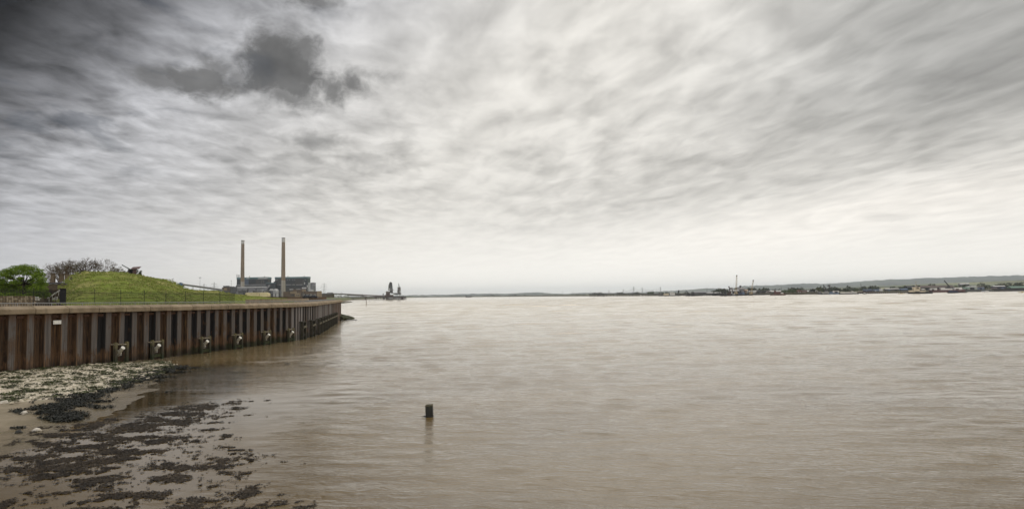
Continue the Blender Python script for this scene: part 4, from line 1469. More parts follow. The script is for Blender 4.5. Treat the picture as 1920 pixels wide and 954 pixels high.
P1('top_rail', BLACKW, t, 112.2, 122.7, 540.6, 541.6, 85.9, .2)

# low rubble wall at the far left, of separate stones
STONES = [mat('tan_stone', (.27, .20, .125), .9, .25, 3), mat('brown_stone', (.19, .14, .085), .9, .25, 3), mat('pale_rubble', (.36, .29, .20), .9, .2, 3)]
t = thing('stone_wall', 'low tan rubble stone wall under the leafy tree', 'wall', at(20, 562, 76))
r = random.Random(2)
o = t.matrix_world.translation
MBS = [MB(), MB(), MB()]
a, b_ = at(-30, 562, 74), at(62, 562, 82)
zt = 5.62
for row in range(8):
    f = 0.0
    while f < 1:
        L = r.uniform(.30, .62) / (b_ - a).length
        p = a.lerp(b_, f + L / 2); 
        MBS[r.randrange(3)].box((p.x - o.x, p.y - o.y + r.uniform(-.03, .03), 4.5 + .23 * row + .12 - o.z), (L * (b_ - a).length - .03, .35, .21), 0, math.atan2(b_.y - a.y, b_.x - a.x))
        f += L
for m_, q in zip(STONES, MBS): part('stones', q.mesh('stones', m_), t, kind='stuff')
t = thing('garden_bench', 'small white bench between the leafy tree and the brick block', 'bench', at(69, 563, 92))
P1('seat', WHITE, t, 65.5, 72.5, 558.6, 559.2, 92, .5); P1('backrest', WHITE, t, 65.5, 72.5, 556.6, 557.6, 92.5, .06)
for x in (66.5, 71): P1('leg', WHITE, t, x, x + .9, 559.3, 563, 92.1, .3)

# ------------------------------------------------------------------ power station
PS = 2100.0
CON = mat('chimney_concrete', (.27, .192, .12), .9, .14, .02, streak=False)
CONL = mat('chimney_pale_foot', (.42, .37, .30), .9, .1, .03)
CAPW = mat('chimney_white_band', (.62, .60, .56), .9, .1, .05)
CAPD = mat('chimney_soot', (.12, .10, .085), .9, .1, .05)


def chimney(px, yt, Y, w_top, w_bot, band, lab):
    b_ = at(px, 552, Y); z0 = 6.0
    H = at(px, yt, Y).z - z0
    k = Y / FPX / 2
    t = thing('chimney', lab, 'chimney', (b_.x, b_.y, z0), 0, 'power station chimneys')
    rt, rb = w_top * k, w_bot * k
    R_ = lambda f: rb + (rt - rb) * (f ** .8)
    bf = 1 - band / (555 - yt)
    q = MB(); q.lathe((0, 0, 0), [(R_(f) * 1.0, H * f) for f in np.linspace(0, .30, 6)], 28, cap=False); part('foot', q.mesh('foot', CONL), t)
    q = MB(); q.lathe((0, 0, 0), [(R_(f), H * f) for f in np.linspace(.30, bf, 14)], 28, cap=False); part('shaft', q.mesh('shaft', CON), t)
    q = MB(); q.lathe((0, 0, 0), [(R_(bf) * 1.02, H * bf), (R_(1) * 1.02, H * .988), (R_(1) * .75, H * .988)], 28, cap=False); part('white_band', q.mesh('white_band', CAPW), t)
    q = MB(); q.lathe((0, 0, 0), [(R_(1) * 1.06, H * .988), (R_(1) * 1.06, H), (R_(1) * .72, H), (R_(1) * .72, H * .95)], 28, cap=False); part('rim', q.mesh('rim', CAPD), t)
    for f in (.32, .52, .72):
        q = MB(); q.lathe((0, 0, 0), [(R_(f) * 1.0, H * f - .6), (R_(f) * 1.03, H * f - .6), (R_(f) * 1.03, H * f + .6), (R_(f), H * f + .6)], 28, cap=False); part('ring', q.mesh('ring', CON), t)
    for f in (-.5, .7):
        q = MB(); q.bar((R_(0) * math.sin(f), -R_(0) * math.cos(f) - .3, 2), (R_(1) * math.sin(f), -R_(1) * math.cos(f) - .3, H * .97), .35, 4); part('ladder', q.mesh('ladder', CAPD), t)


chimney(454.4, 450.6, 2120, 5.6, 8.0, 6.2, 'left tall concrete chimney with a white band at its top')
chimney(530.9, 445.8, 2060, 6.1, 8.8, 8.0, 'right tall concrete chimney, slightly higher, with a white band')

CLAD = mat('dark_cladding', (.026, .025, .029), .6, .2, .05)
CLADB = mat('brown_cladding', (.055, .046, .042), .7, .2, .05)
CLADBL = mat('blue_grey_cladding', (.075, .095, .13), .6, .1, .05)
TEAL = mat('teal_fascia', (.115, .195, .205), .6, .12, .05)
GRNC = mat('green_cladding', (.035, .055, .035), .7, .15, .05)
PALE_ = mat('pale_cladding', (.56, .54, .52), .7, .15, .06)
GREYC = mat('grey_cladding', (.23, .22, .225), .7, .2, .06)
DGREY = mat('dark_grey_steel', (.10, .095, .095), .7, .25, .06)
BRN = mat('station_brick', (.125, .080, .048), .9, .25, .08)
TANB = mat('tan_brick', (.30, .215, .125), .9, .2, .08)
CREAM = mat('cream_cladding', (.72, .60, .33), .6, .08, .06)
WIN = mat('far_window', (.45, .47, .48), .3, .1, .1)


def building(name, label, px, Y, cat='building', group=None):
    p = at(px, 555, Y); p.z = 6.0
    return thing(name, label, cat, p, 0, group)


t = building('boiler_house', 'dark boiler house behind the left chimney, with a blue-grey panel', 476, 2180)
P1('wall', CLAD, t, 444, 501.6, 521.5, 0, 2180, 85, zb=4)
P1('fascia', TEAL, t, 443.6, 501.8, 519.6, 523, 2179.4, 87)
P1('side_wall', CLADB, t, 501.5, 501.8, 521.6, 0, 2180.5, 84, zb=4)
P1('side_fascia', TEAL, t, 501.6, 502.1, 519.7, 522.6, 2180, 86)
P1('panel', CLADBL, t, 458.2, 466, 523.2, 533, 2179, 1)
P1('panel', CLADB, t, 480, 494, 523.4, 533, 2179, 1)
P1('pale_fascia', PALE_, t, 483.5, 502, 520.8, 522.8, 2178.6, .7)
P1('pale_fascia', PALE_, t, 462, 467.5, 520.8, 522.4, 2178.6, .7)
for x, y in ((444.2, 514.2), (446.4, 515), (448.5, 515), (467.8, 517.4), (496.1, 517.3)):
    q = MB(); a = at(x, y, 2200); q.bar((a.x, a.y, at(x, 521, 2200).z), a, .9, 8); part('flue', _local(q, t).mesh('flue', GREYC if x < 450 else TANB), t)
P1('lower_wall', DGREY, t, 442.3, 500, 534.2, 0, 2168, 10, zb=4)
P1('lower_fascia', GREYC, t, 445, 498, 532.9, 534.8, 2167.4, 11)
for i in range(9): P1('window', WIN, t, 461 + i * 2.1, 462.1 + i * 2.1, 538.0, 539.0, 2166.9, .8)

t = building('boiler_house', 'dark boiler house with a teal fascia behind the right chimney', 548, 2170)
P1('wall', CLAD, t, 515.6, 576.6, 520, 0, 2150, 75, zb=4)
P1('fascia', TEAL, t, 515.2, 576.8, 518.9, 521.8, 2149.3, 77)
P1('side_wall', GRNC, t, 576.5, 576.8, 520.2, 0, 2150.5, 74, zb=4)
P1('side_fascia', TEAL, t, 576.6, 577.1, 519.0, 521.6, 2150, 76)
P1('panel', CLADB, t, 553.5, 568, 522, 533, 2149, 1)
P1('panel', CLADB, t, 516.5, 527, 522, 533, 2149, 1)
for x0, x1 in ((519.5, 521.5), (523, 527), (536, 546), (547.5, 553), (555, 567)): P1('light_strip', PALE_, t, x0, x1, 533.2, 533.9, 2148.6, .8)
for x in (516.5, 518.2, 520, 538.3, 542.4, 548.3, 552, 571.3, 573.2): P1('window', WIN, t, x, x + .9, 523.8, 524.9, 2148.6, .8)
P1('door', PALE_, t, 570.2, 571.8, 528.8, 533.2, 2148.6, .8)
P1('door', PALE_, t, 575.2, 577, 534.5, 545, 2148.4, .8)
P1('lower_wall', CLADB, t, 535, 576, 538.3, 0, 2140, 8, zb=4)
for x, y in ((539.8, 517), (570.3, 516.5)):
    q = MB(); a = at(x, y, 2180); q.bar((a.x, a.y, at(x, 521, 2180).z), a, .9, 8); part('flue', _local(q, t).mesh('flue', TANB), t)

for (x0, x1, yt, yb, Y, tt) in ((515.6, 576.6, 521.9, 545, 2149.5, t),):
    q = MB()
    for x in np.arange(x0 + 1, x1, 2.6): blk(q, x, x + .28, yt, yb, Y, .5)
    part('cladding_ribs', _local(q, tt).mesh('cladding_ribs', DGREY), tt, kind='stuff')
t = building('link_block', 'low dark block with a teal edge joining the two boiler houses', 507, 2130)
P1('wall', CLAD, t, 498.3, 515.4, 530.8, 0, 2130, 25, zb=4); P1('fascia', TEAL, t, 498, 515.5, 530, 531, 2129.4, 26)
P1('plant_room', CLAD, t, 513, 515.6, 527.6, 531, 2138, 12)

t = building('turbine_hall', 'long low pale-roofed hall in front of the left boiler house', 470, 2100)
P1('wall', GREYC, t, 445, 499, 539.2, 0, 2100, 22, zb=4); P1('pale_roof', PALE_, t, 444.6, 498.5, 537.2, 539.4, 2099, 24)
for x in (447, 452.5, 476.5, 480, 487): P1('door', DGREY, t, x, x + 2.2, 542.4, 546.5, 2099.3, .8)
t = building('workshop_shed', 'grey shed with a lean-to beside the inclined conveyor', 487, 2060)
P1('wall', GREYC, t, 476, 490, 540.5, 0, 2060, 18, zb=4); P1('roof', DGREY, t, 475.6, 490.4, 539.8, 540.8, 2059, 20); P1('canopy', PALE_, t, 487, 495, 542.8, 544, 2056, 6)
t = building('ash_store', 'pale grey ash store with a sloping roof left of the right chimney', 513, 2040)
P1('wall', GREYC, t, 505, 522, 544.3, 0, 2040, 20, zb=4)
q = MB(); A = [at(x, y, 2039) for x, y in ((504, 545), (507, 541.2), (514.5, 541), (516, 545.4))]; q.add(A + [v + Vector((0, 24, 0)) for v in A], [(3, 2, 1, 0), (4, 5, 6, 7), (0, 1, 5, 4), (1, 2, 6, 5), (2, 3, 7, 6), (3, 0, 4, 7)])
part('roof', _local(q, t).mesh('roof', PALE_), t)
q = MB(); q.lathe(at(519, 548, 2045) - Vector((0, 0, 4)), [(6.5, 0), (6.2, 9), (4.5, 12), (1.5, 14)], 16); part('hopper', _local(q, t).mesh('hopper', PALE_), t)
P1('opening', CLAD, t, 499, 507.5, 546, 0, 2036, 3, zb=5)


def tank(px, w, yt, Y, m, lab, bands=0, name='storage_tank'):
    p = at(px, 555, Y); p.z = 5.5
    t = thing(name, lab, 'tank', p, 0, 'tanks at the power station')
    rr = w * Y / FPX / 2; H = at(px, yt, Y).z - 5.5
    q = MB(); q.lathe((0, 0, 0), [(rr, 0), (rr, H), (rr * .9, H + rr * .08), (0.3, H + rr * .14)], 24); part('shell', q.mesh('shell', m), t)
    for i in range(bands):
        z = H * (.35 + .6 * i / max(1, bands - 1)); q = MB(); q.lathe((0, 0, 0), [(rr * 1.0, z - .4), (rr * 1.02, z - .4), (rr * 1.02, z + .4), (rr, z + .4)], 24, cap=False); part('band', q.mesh('band', DGREY), t)


tank(580.3, 4.2, 530.2, 2120, PALE_, 'pale narrow silo beside the green end wall', 0)
tank(587.2, 9.4, 530.1, 2110, GREYC, 'big grey silo with dark bands at the right of the station', 4)
tank(460.8, 7, 541.2, 2075, GREYC, 'low grey tank just right of the left chimney foot')
tank(469, 8, 541.5, 2065, GREYC, 'wider low grey tank in front of the turbine hall')
tank(438, 9, 542, 2080, PALE_, 'pale low tank left of the left chimney foot')
tank(520, 4, 545, 2020, PALE_, 'small pale tank at the foot of the right chimney')
tank(584, 8, 543.6, 2000, PALE_, 'low pale tank behind the brick offices')

t = building('plant_yard', 'jumble of grey ducts, bins and gantries before the turbine hall', 480, 2050, 'plant')
r = random.Random(44)
for i in range(26):
    x = r.uniform(442, 526); y = r.uniform(541, 547.5); w_ = r.uniform(1.0, 4.2); h_ = r.uniform(.8, 3.2)
    P1(('bin', 'duct', 'pipe_rack')[i % 3], (GREYC, PALE_, DGREY, CLADB, GREYC)[i % 5], t, x, x + w_, y, y + h_ if i % 3 == 1 else 0, 2040 - i * 1.1, 3, **({} if i % 3 == 1 else {'zb': 4.5}))
for x0, y0, x1, y1 in ((446, 543, 462, 541.4), (470, 545, 488, 543.6), (500, 544, 516, 546), (508, 549, 530, 548)):
    q = MB(); q.bar(at(x0, y0, 2005) - t.matrix_world.translation, at(x1, y1, 2005) - t.matrix_world.translation, .9, 6); part('pipe', q.mesh('pipe', GREYC), t)
t = building('transfer_tower', 'brown transfer tower at the foot of the sloping coal conveyor', 424, 2050)
P1('wall', BRN, t, 416.2, 430, 538.6, 0, 2050, 20, zb=4); P1('upper_storey', DGREY, t, 418.4, 429, 536.1, 538.8, 2052, 14); P1('roof', DGREY, t, 418, 429.4, 535.7, 536.2, 2051, 16)
P1('panel', TANB, t, 419.8, 425, 540, 544, 2049.3, 1); P1('annex', DGREY, t, 430.2, 442, 537.4, 540, 2060, 12, zb=4)
for x in (431, 434, 437): P1('vent', GREYC, t, x, x + 1.6, 536.6, 537.6, 2061, 6)

t = building('brick_offices', 'long dark brick office block with tan ends in front of the right boiler house', 570, 1750)
P1('wall', BRN, t, 531, 594.5, 546.2, 0, 1750, 20, zb=4); P1('end_block', TANB, t, 594.4, 601.6, 545.6, 0, 1748, 22, zb=4)
P1('upper_block', BRN, t, 549, 570, 542.6, 547, 1758, 12); P1('tan_block', TANB, t, 544, 556, 546, 550.2, 1747, 6); P1('tan_block', TANB, t, 566.8, 573, 542.8, 546, 1757, 8)
P1('annex', TANB, t, 552.8, 563, 549.6, 0, 1742, 8, zb=4)
P1('light_roof', PALE_, t, 542.6, 549.4, 541.8, 543.0, 1765, 8); P1('light_roof', PALE_, t, 555.5, 562.5, 541.7, 542.9, 1764, 8); P1('roof_plant', PALE_, t, 566, 574, 538.6, 541.2, 1790, 6); P1('roof_plant', DGREY, t, 563.5, 566.5, 541, 544, 1759, 6)
for i in range(12):
    x = 565.5 + i * 2.3
    P1('window', WIN if i % 3 else GLASS, t, x, x + 1.0, 551.4, 552.8, 1749.2, .8)
for x in (545, 547.4, 549.8, 556, 559): P1('window', GLASS, t, x, x + 1.4, 552.3, 554.2, 1741.0 if x > 552 else 1749.2, .8)

t = building('cream_shed', 'cream yellow cladded shed in front of the power station', 480, 1100)
CX = lambda x, y, dy=0: at(x, y, 1100 + dy)
P1('wall', CREAM, t, 462.5, 486.4, 549.4, 0, 1100, 14, zb=4.5); P1('wall', CREAM, t, 486.7, 500.8, 549.2, 0, 1099, 14, zb=4.5)
q = MB(); A = [CX(459.9, 549.6), CX(463, 548.3), CX(462.8, 556), CX(460, 556)]; q.add(A + [v + Vector((0, 12, 0)) for v in A], [(3, 2, 1, 0), (4, 5, 6, 7), (0, 1, 5, 4), (1, 2, 6, 5), (2, 3, 7, 6), (3, 0, 4, 7)]); part('splayed_end', _local(q, t).mesh('splayed_end', CREAM), t)
q = MB(); A = [CX(500.9, 549.2), CX(502.1, 551), CX(502.1, 556), CX(500.9, 556)]; q.add(A + [v + Vector((0, 12, 0)) for v in A], [(3, 2, 1, 0), (4, 5, 6, 7), (0, 1, 5, 4), (1, 2, 6, 5), (2, 3, 7, 6), (3, 0, 4, 7)]); part('splayed_end', _local(q, t).mesh('splayed_end', CREAM), t)
P1('roof', mat('cream_roof', (.80, .68, .40), .6, .05, .05), t, 463, 501, 548.1, 549.3, 1099, 16)
P1('downpipe', TANB, t, 486.2, 486.8, 549.4, 556, 1098.8, .3)
P1('opening', TANB, t, 460.6, 462, 551.3, 553, 1099.6, .5)
for x in (470, 480.5): P1('lamp_bracket', TANB, t, x, x + 1.6, 550.2, 550.7, 1099.4, .6)

# long low brown brick wall across the grass
t = building('boundary_wall', 'long low brown wall across the grass below the power station', 520, 420, 'wall')
for x in range(468, 612, 12): P1('wall_section', BRN, t, x + .1, x + 11.9, 556.0 + (x - 468) * .004, 0, 420 + (x % 24) * .01, .4, zb=4.5)

# coal conveyor with the blue house
BLUE = mat('blue_cladding', (.06, .13, .22), .6, .12, .1)
BLUED = mat('navy_cladding', (.025, .060, .11), .6, .12, .1)
CONV = mat('conveyor_grey', (.175, .165, .15), .7, .15, .1)
t = building('coal_conveyor', 'long grey coal conveyor sloping down from a blue head house', 376, 1900, 'conveyor')
o = t.matrix_world.translation
q = MB(); q.beam(at(342, 533.2, 1880) - o, at(417, 543.6, 2040) - o, 4, 4.4); part('gallery', q.mesh('gallery', CONV), t)
q = MB(); q.beam(at(342, 531.9, 1880) - o, at(417, 542.2, 2040) - o, 4.8, .7); part('gallery_roof', q.mesh('gallery_roof', PALE_), t)
P1('head_house', BLUE, t, 334, 342, 530.6, 535.3, 1880, 14); P1('head_house_deck', BLUED, t, 330, 343.4, 535.3, 537.6, 1878, 18); P1('roof_plant', DGREY, t, 336.6, 340, 529.4, 530.8, 1884, 6)
for x0, x1 in ((336, 336.6), (342.4, 343)): P1('leg', DGREY, t, x0, x1, 537.5, 0, 1884, 2, zb=5)
for px in (360.4, 362.4): 
    q = MB(); q.bar(at(px, 536.5, 1920) - o, at(px, 548, 1920) - o, .45, 5); part('leg', q.mesh('leg', CONV), t)
for px in (390, 406): 
    q = MB(); q.bar(at(px, 541.5, 1990) - o, at(px, 553, 1990) - o, .5, 5); part('leg', q.mesh('leg', DGREY), t)
P1('tail', DGREY, t, 417, 458, 545.4, 548.6, 2030, 8)

t = building('inclined_conveyor', 'short steep grey conveyor rising beside the ash store', 500, 2000, 'conveyor')
o = t.matrix_world.translation
q = MB(); q.beam(at(494.5, 546.2, 2000) - o, at(506, 534.6, 2010) - o, 5, 4.6); part('gallery', q.mesh('gallery', GREYC), t)
q = MB(); q.bar(at(499.5, 541.5, 2003) - o, at(499.5, 552, 2003) - o, .6, 5); part('leg', q.mesh('leg', DGREY), t)

t = building('grey_shed', 'grey gabled shed beyond the grass bank, under the coal conveyor', 398, 1500)
P1('wall', GREYC, t, 385, 409.5, 546.2, 0, 1500, 26, zb=4)
q = MB(); A = [at(x, y, 1499) for x, y in ((384.4, 546.4), (397.6, 543.8), (404, 544), (410, 546.4))]; q.add(A + [v + Vector((0, 28, 0)) for v in A], [(3, 2, 1, 0), (4, 5, 6, 7), (0, 1, 5, 4), (1, 2, 6, 5), (2, 3, 7, 6), (3, 0, 4, 7)]); part('roof', _local(q, t).mesh('roof', DGREY), t)

# lamp masts
STEEL = mat('mast_steel', (.21, .21, .20), .5, .1, .3, metal=.3)


def mast(px, yt, Y, wpx, lab):
    p = at(px, 555, Y); p.z = 5; top = at(px, yt, Y)
    t = thing('lamp_mast', lab, 'lamp mast', p, 0, 'lamp masts round the power station')
    h = top.z - 5; k = Y / FPX
    q = MB(); q.bar((0, 0, 0), (0, 0, h), .32 * k, 6, .2 * k); part('pole', q.mesh('pole', STEEL), t)
    q = MB(); q.box((0, 0, h), (wpx * k, wpx * k * .5, .9 * k)); part('lamp_head', q.mesh('lamp_head', STEEL), t)


for a in ((324, 522.4, 1500, 2.2, 'short lamp mast just right of the grass mound'), (374.6, 520.3, 1500, 4.0, 'tall lamp mast with a wide head over the coal conveyor'), (433.4, 526.4, 1800, 1.6, 'lamp mast left of the left chimney'),
          (490.5, 525.4, 1700, 1.4, 'lamp mast between the two chimneys, in front of the left boiler house'), (494.6, 525.8, 1690, 1.2, 'thinner lamp mast right beside the middle one'), (568.7, 526, 1500, 1.4, 'lamp mast in front of the brick offices')): mast(*a)


# ------------------------------------------------------------------ pylons
PYL = mat('pylon_steel', (.16, .165, .165), .6, .1, .1)


def pylon_meshes():
    b = MB()
    H = 46.0
    W_ = lambda z: 4.2 * (1 - z / 30.0) + 1.1 if z < 26 else 1.45 * (1 - (z - 26) / 26)
    zs = [0, 7, 13, 18, 22, 26, 31, 36, 40, 44]
    for z0, z1 in zip(zs, zs[1:]):
        a, c = max(.15, W_(z0)), max(.15, W_(z1))
        for sx, sy in ((-1, -1), (1, -1), (1, 1), (-1, 1)): b.bar((sx * a, sy * a, z0), (sx * c, sy * c, z1), .22, 3, cap=False)
        for sy in (-1, 1):
            b.bar((-a, sy * a, z0), (c, sy * c, z1), .12, 3, cap=False); b.bar((a, sy * a, z0), (-c, sy * c, z1), .12, 3, cap=False)
        for sx in (-1, 1):
            b.bar((sx * a, -a, z0), (sx * c, c, z1), .12, 3, cap=False); b.bar((sx * a, a, z0), (sx * c, -c, z1), .12, 3, cap=False)
    b.bar((0, 0, 44), (0, 0, 47), .2, 4, .08)
    arms = []
    for z, L in ((26, 7.2), (33, 9.0), (40, 6.6)):
        q = MB(); w = max(.2, W_(z))
        for s in (-1, 1):
            for sy in (-1, 1):
                q.bar((s * w, sy * w, z), (s * L, 0, z + .4), .16, 3, cap=False); q.bar((s * w, sy * w, z + 1.8), (s * L, 0, z + .5), .14, 3, cap=False)
            q.bar((s * L, 0, z + .4), (s * L, 0, z - 2.6), .13, 4)
        arms.append(q)
    return b.mesh('tower', PYL), [q.mesh('crossarm', PYL) for q in arms], H


PYT, PYA, PYH = pylon_meshes()


def pylon(px, yt, Y, rz, lab, zb=4.0, sx=1.0):
    top = at(px, yt, Y); k = (top.z - zb) / 47.0
    t = thing('pylon', lab, 'pylon', (top.x, Y, zb), rz, 'electricity pylons')
    M = Matrix.Diagonal((k * sx, k * sx, k, 1))
    part('tower', PYT, t, M)
    for a in PYA: part('crossarm', a, t, M)
    return [Matrix.Translation((top.x, Y, zb)) @ Matrix.Rotation(rz, 4, 'Z') @ M @ Vector((s * L, 0, z - 2.6)) for z, L in ((26, 7.2), (33, 9.0), (40, 6.6)) for s in (-1, 1)]


w1 = pylon(382.6, 530.2, 2500, .5, 'lattice pylon left of the grey shed, first of a pair', 5)
w2 = pylon(401.6, 527.4, 2250, .35, 'lattice pylon above the grey gabled shed, second of the pair', 5)
w3 = pylon(607.8, 528.9, 1900, .25, 'lattice pylon right of the big grey silo', 5)
CAB = mat('cable', (.12, .12, .12), .6)


def wires(A, B, sag, lab, r_=.10):
    t = thing('power_cable', lab, 'power cable', (A[0] + B[0]) / 2)
    o = t.matrix_world.translation
    for a, b_ in zip(A, B):
        q = MB(); pr = None
        for i in range(11):
            f = i / 10; p = a.lerp(b_, f) - Vector((0, 0, sag * 4 * f * (1 - f))) - o
            if pr is not None: q.bar(pr, p, r_, 3, cap=False)
            pr = p
        part('wire', q.mesh('wire', CAB), t)


wires(w1, w2, 3, 'thin cables between the two pylons left of the power station')
wires(w3, [p + Vector((-60, 60, -12)) for p in w3], 2, 'thin cables running left from the pylon by the grey silo')

# ------------------------------------------------------------------ low buildings and greenery between the station and the jetty
t = building('low_shed', 'low grey sheds behind the bushes at the root of the jetty', 612, 1900)
P1('wall', BRN, t, 602, 626, 550.8, 0, 1900, 14, zb=4); P1('roof', GREYC, t, 601.5, 613, 549.6, 551, 1899, 16); P1('roof', DGREY, t, 613, 623.6, 548.2, 551, 1895, 16); P1('panel', PALE_, t, 613.5, 622, 549.4, 550.4, 1894, 1)
lab = ['green scrub bush at the landward end of the jetty', 'tall young tree standing above the scrub by the jetty', 'second scrub bush along the shore by the jetty', 'last scrub bush before the open jetty deck', 'bush beside the low grey sheds', 'dark round bush in front of the brown boundary wall', 'small bush just right of the dark round one', 'dark hedge bush left of the round one']
for i, (px, yt, yb, Y, w, m_) in enumerate(((625, 551.4, 557, 900, 12, MIDG), (640, 547, 557, 1000, 7, MIDG), (634, 550.6, 557, 950, 14, MIDG), (649, 552.6, 557, 1050, 14, MIDG), (616, 553, 557, 850, 9, MIDG), (525.5, 553.3, 561, 300, 9, DARKG), (536, 555.6, 561, 310, 7, DARKG), (500, 557.5, 561, 290, 8, DARKG))):
    p = at(px, yb, Y); p.z = land_h(p.x, Y) - .3; h = at(px, yt, Y).z - p.z
    crown_tree('shore_bush', lab[i], 'bush', p, h, w * Y / FPX, m_, 70 + i, .15 * Y / 900, 420, .022 * w * Y / FPX, 12, 'bushes along the left bank', lowest=.15)
for px, lab_ in ((575.2, 'small black van parked on the bank in front of the brick offices'), (588.5, 'small dark car parked on the bank right of the black van')):
    p = at(px, 558.5, 350); p.z = land_h(p.x, 350)
    t = thing('parked_car', lab_, 'car', p)
    BLK = mat('black_car_paint', (.012, .012, .014), .35)
    van = px < 580
    q = MB(); q.box((0, 0, .62), (4.2, 1.7, .75)); q.box((.2 if van else 0, 0, 1.3 if van else 1.2), (3.2 if van else 2.2, 1.55, .85 if van else .6), 0, 0, .86); part('body', q.mesh('body', BLK), t)
    q = MB(); q.box((.2 if van else 0, -.02, 1.28), (2.6 if van else 1.8, 1.56, .4), 0, 0, .92); part('window', q.mesh('window', GLASS), t)
    for sx in (-1.3, 1.3):
        for sy in (-.75, .75):
            q = MB(); q.bar((sx, sy - .1, .32), (sx, sy + .1, .32), .32, 12); part('wheel', q.mesh('wheel', mat('tyre', (.015, .015, .015), .9)), t)

# ------------------------------------------------------------------ jetty and its unloaders
JD = mat('jetty_timber', (.060, .046, .040), .8, .25, .1)
JG = mat('jetty_gallery', (.20, .175, .155), .7, .2, .1)
JS = mat('unloader_steel', (.125, .130, .125), .6, .25, .12)
JP = mat('unloader_pale', (.34, .34, .32), .6, .15, .12)
JB = mat('unloader_rust', (.10, .065, .05), .7, .25, .12)
t = thing('coal_jetty', 'long dark jetty on piles running out from the left bank', 'jetty', at(700, 558, 1550))
o = t.matrix_world.translation
def JY(px): return 2100 - (px - 617) * (2100 - 1400) / (760 - 617)
n = 16
for i in range(n):
    x0 = 612 + (757 - 612) * i / n; x1 = 612 + (757 - 612) * (i + 1) / n
    a = at(x0, 556.3 + (x0 - 612) * .0025, JY(x0)); b_ = at(x1 - .06, 556.3 + (x1 - 612) * .0025, JY(x1))
    q = MB(); q.beam(a - o, b_ - o, 11, 1.9); part('deck_section', q.mesh('deck_section', JD), t)
for x in np.arange(652, 756, 3.4):
    big = abs(((x - 651) / 34) - round((x - 651) / 34)) < .06
    p = at(x, 557.2, JY(x)) - o
    for dy in (-4, 4):
        q = MB(); q.bar((p.x, p.y + dy, p.z), (p.x, p.y + dy, -3 - o.z), 1.3 if big else .5, 6); part('pile', q.mesh('pile', JD), t)
q = MB(); q.beam(at(622, 550.3, 2050) - o, at(680, 553.0, 1790) - o, 5, 3.4); q.beam(at(684, 553.4, 1770) - o, at(722, 555.0, 1590) - o, 5, 3.2); part('gallery', q.mesh('gallery', JG), t)
q = MB(); q.beam(at(652, 553.6, 1930) - o, at(680, 554.4, 1790) - o, 5, 2.4); part('lower_gallery', q.mesh('lower_gallery', PALE_), t)
q = MB(); q.box(at(680.8, 554.0, 1788) - o, (8, 6, 4.5)); part('gallery_house', q.mesh('gallery_house', JG), t)
P1('pontoon', JB, t, 702, 706.5, 557.2, 559.4, 1660, 6)
P1('ladder_house', DGREY, t, 717.6, 719, 550, 556, 1590, 3)
# head of the jetty
P1('head_deck', JD, t, 722, 754, 555.8, 557.3, 1440, 22)
P1('lower_deck', JD, t, 724, 754, 559.2, 560.6, 1432, 26)
for x0, x1 in ((728.5, 736), (743, 751.5)): P1('fender_panel', JP, t, x0, x1, 557.5, 559.3, 1431, 2)
for x in np.arange(724.5, 754, 3.2): P1('pile', JD, t, x, x + .8, 557.3, 0, 1436, 3, zb=-2)
t = thing('mooring_dolphin', 'dark timber dolphin off the end of the jetty', 'dolphin', at(757, 561, 1400))
P1('platform', JD, t, 753.2, 759.6, 556.2, 558.6, 1396, 12)
for x in (753.8, 755.2, 756.6, 758): P1('pile', JD, t, x, x + .8, 558.5, 0, 1397, 2, zb=-2)
for x in (760.2, 761.2): P1('fender_pile', JB, t, x, x + .6, 557.8, 0, 1396, 1.5, zb=-2)
P1('navigation_light', DGREY, t, 755.3, 756.4, 553.2, 556.4, 1400, 1.5)

t = thing('ship_unloader', 'larger grey ship unloader tower on the jetty head', 'unloader', at(732, 556, 1440))
P1('portal', JB, t, 721, 737, 552.6, 556, 1446, 14)
P1('machine_house', JG, t, 723.4, 731, 546, 553, 1450, 10); P1('machine_house', JB, t, 725, 730, 549, 553, 1442, 6)
P1('turntable', JS, t, 731, 736.3, 544.5, 549, 1446, 8); P1('slew_deck', JP, t, 728, 736.8, 542.4, 544.6, 1442, 14)
P1('slew_deck_edge', DGREY, t, 727.3, 737, 543.8, 544.6, 1441, 15)
o = t.matrix_world.translation
q = MB()
C_ = [((728.6, 542.6), (730.0, 531.5)), ((735.8, 542.6), (734.6, 531.5))]
for (a, b_) in C_:
    for dy in (0, 7): q.beam(at(*a, 1444 + dy) - o, at(*b_, 1445 + dy) - o, 1.6, 1.2)
for f in (.2, .45, .7):
    for dy in (0, 7): q.beam(at(728.6 + 1.4 * f, 542.6 - 11 * f, 1444 + dy) - o, at(735.8 - 1.2 * f, 542.6 - 11 * f, 1444 + dy) - o, .8, 1.0)
q.beam(at(728.8, 542, 1444) - o, at(734.8, 532, 1444) - o, .7, .7); q.beam(at(735.6, 542, 1444) - o, at(730, 532, 1444) - o, .7, .7)
part('tower_frame', q.mesh('tower_frame', JS), t)
P1('elevator_casing', JS, t, 730.4, 734.4, 531, 542.5, 1447, 5); P1('casing_panel', JP, t, 731.4, 732.8, 534, 542, 1446, .8); P1('stair_tower', DGREY, t, 728.2, 730, 534.5, 539.5, 1448, 3)
q = MB(); q.bar(at(732.2, 530.6, 1444) - o, at(732.2, 530.6, 1452) - o, 2.5, 14); part('head_drum', q.mesh('head_drum', DGREY), t)
P1('head_hood', JP, t, 732.4, 734.8, 529, 532, 1446, 5)
P1('boom', JS, t, 733, 746, 549.2, 550.2, 1444, 4)

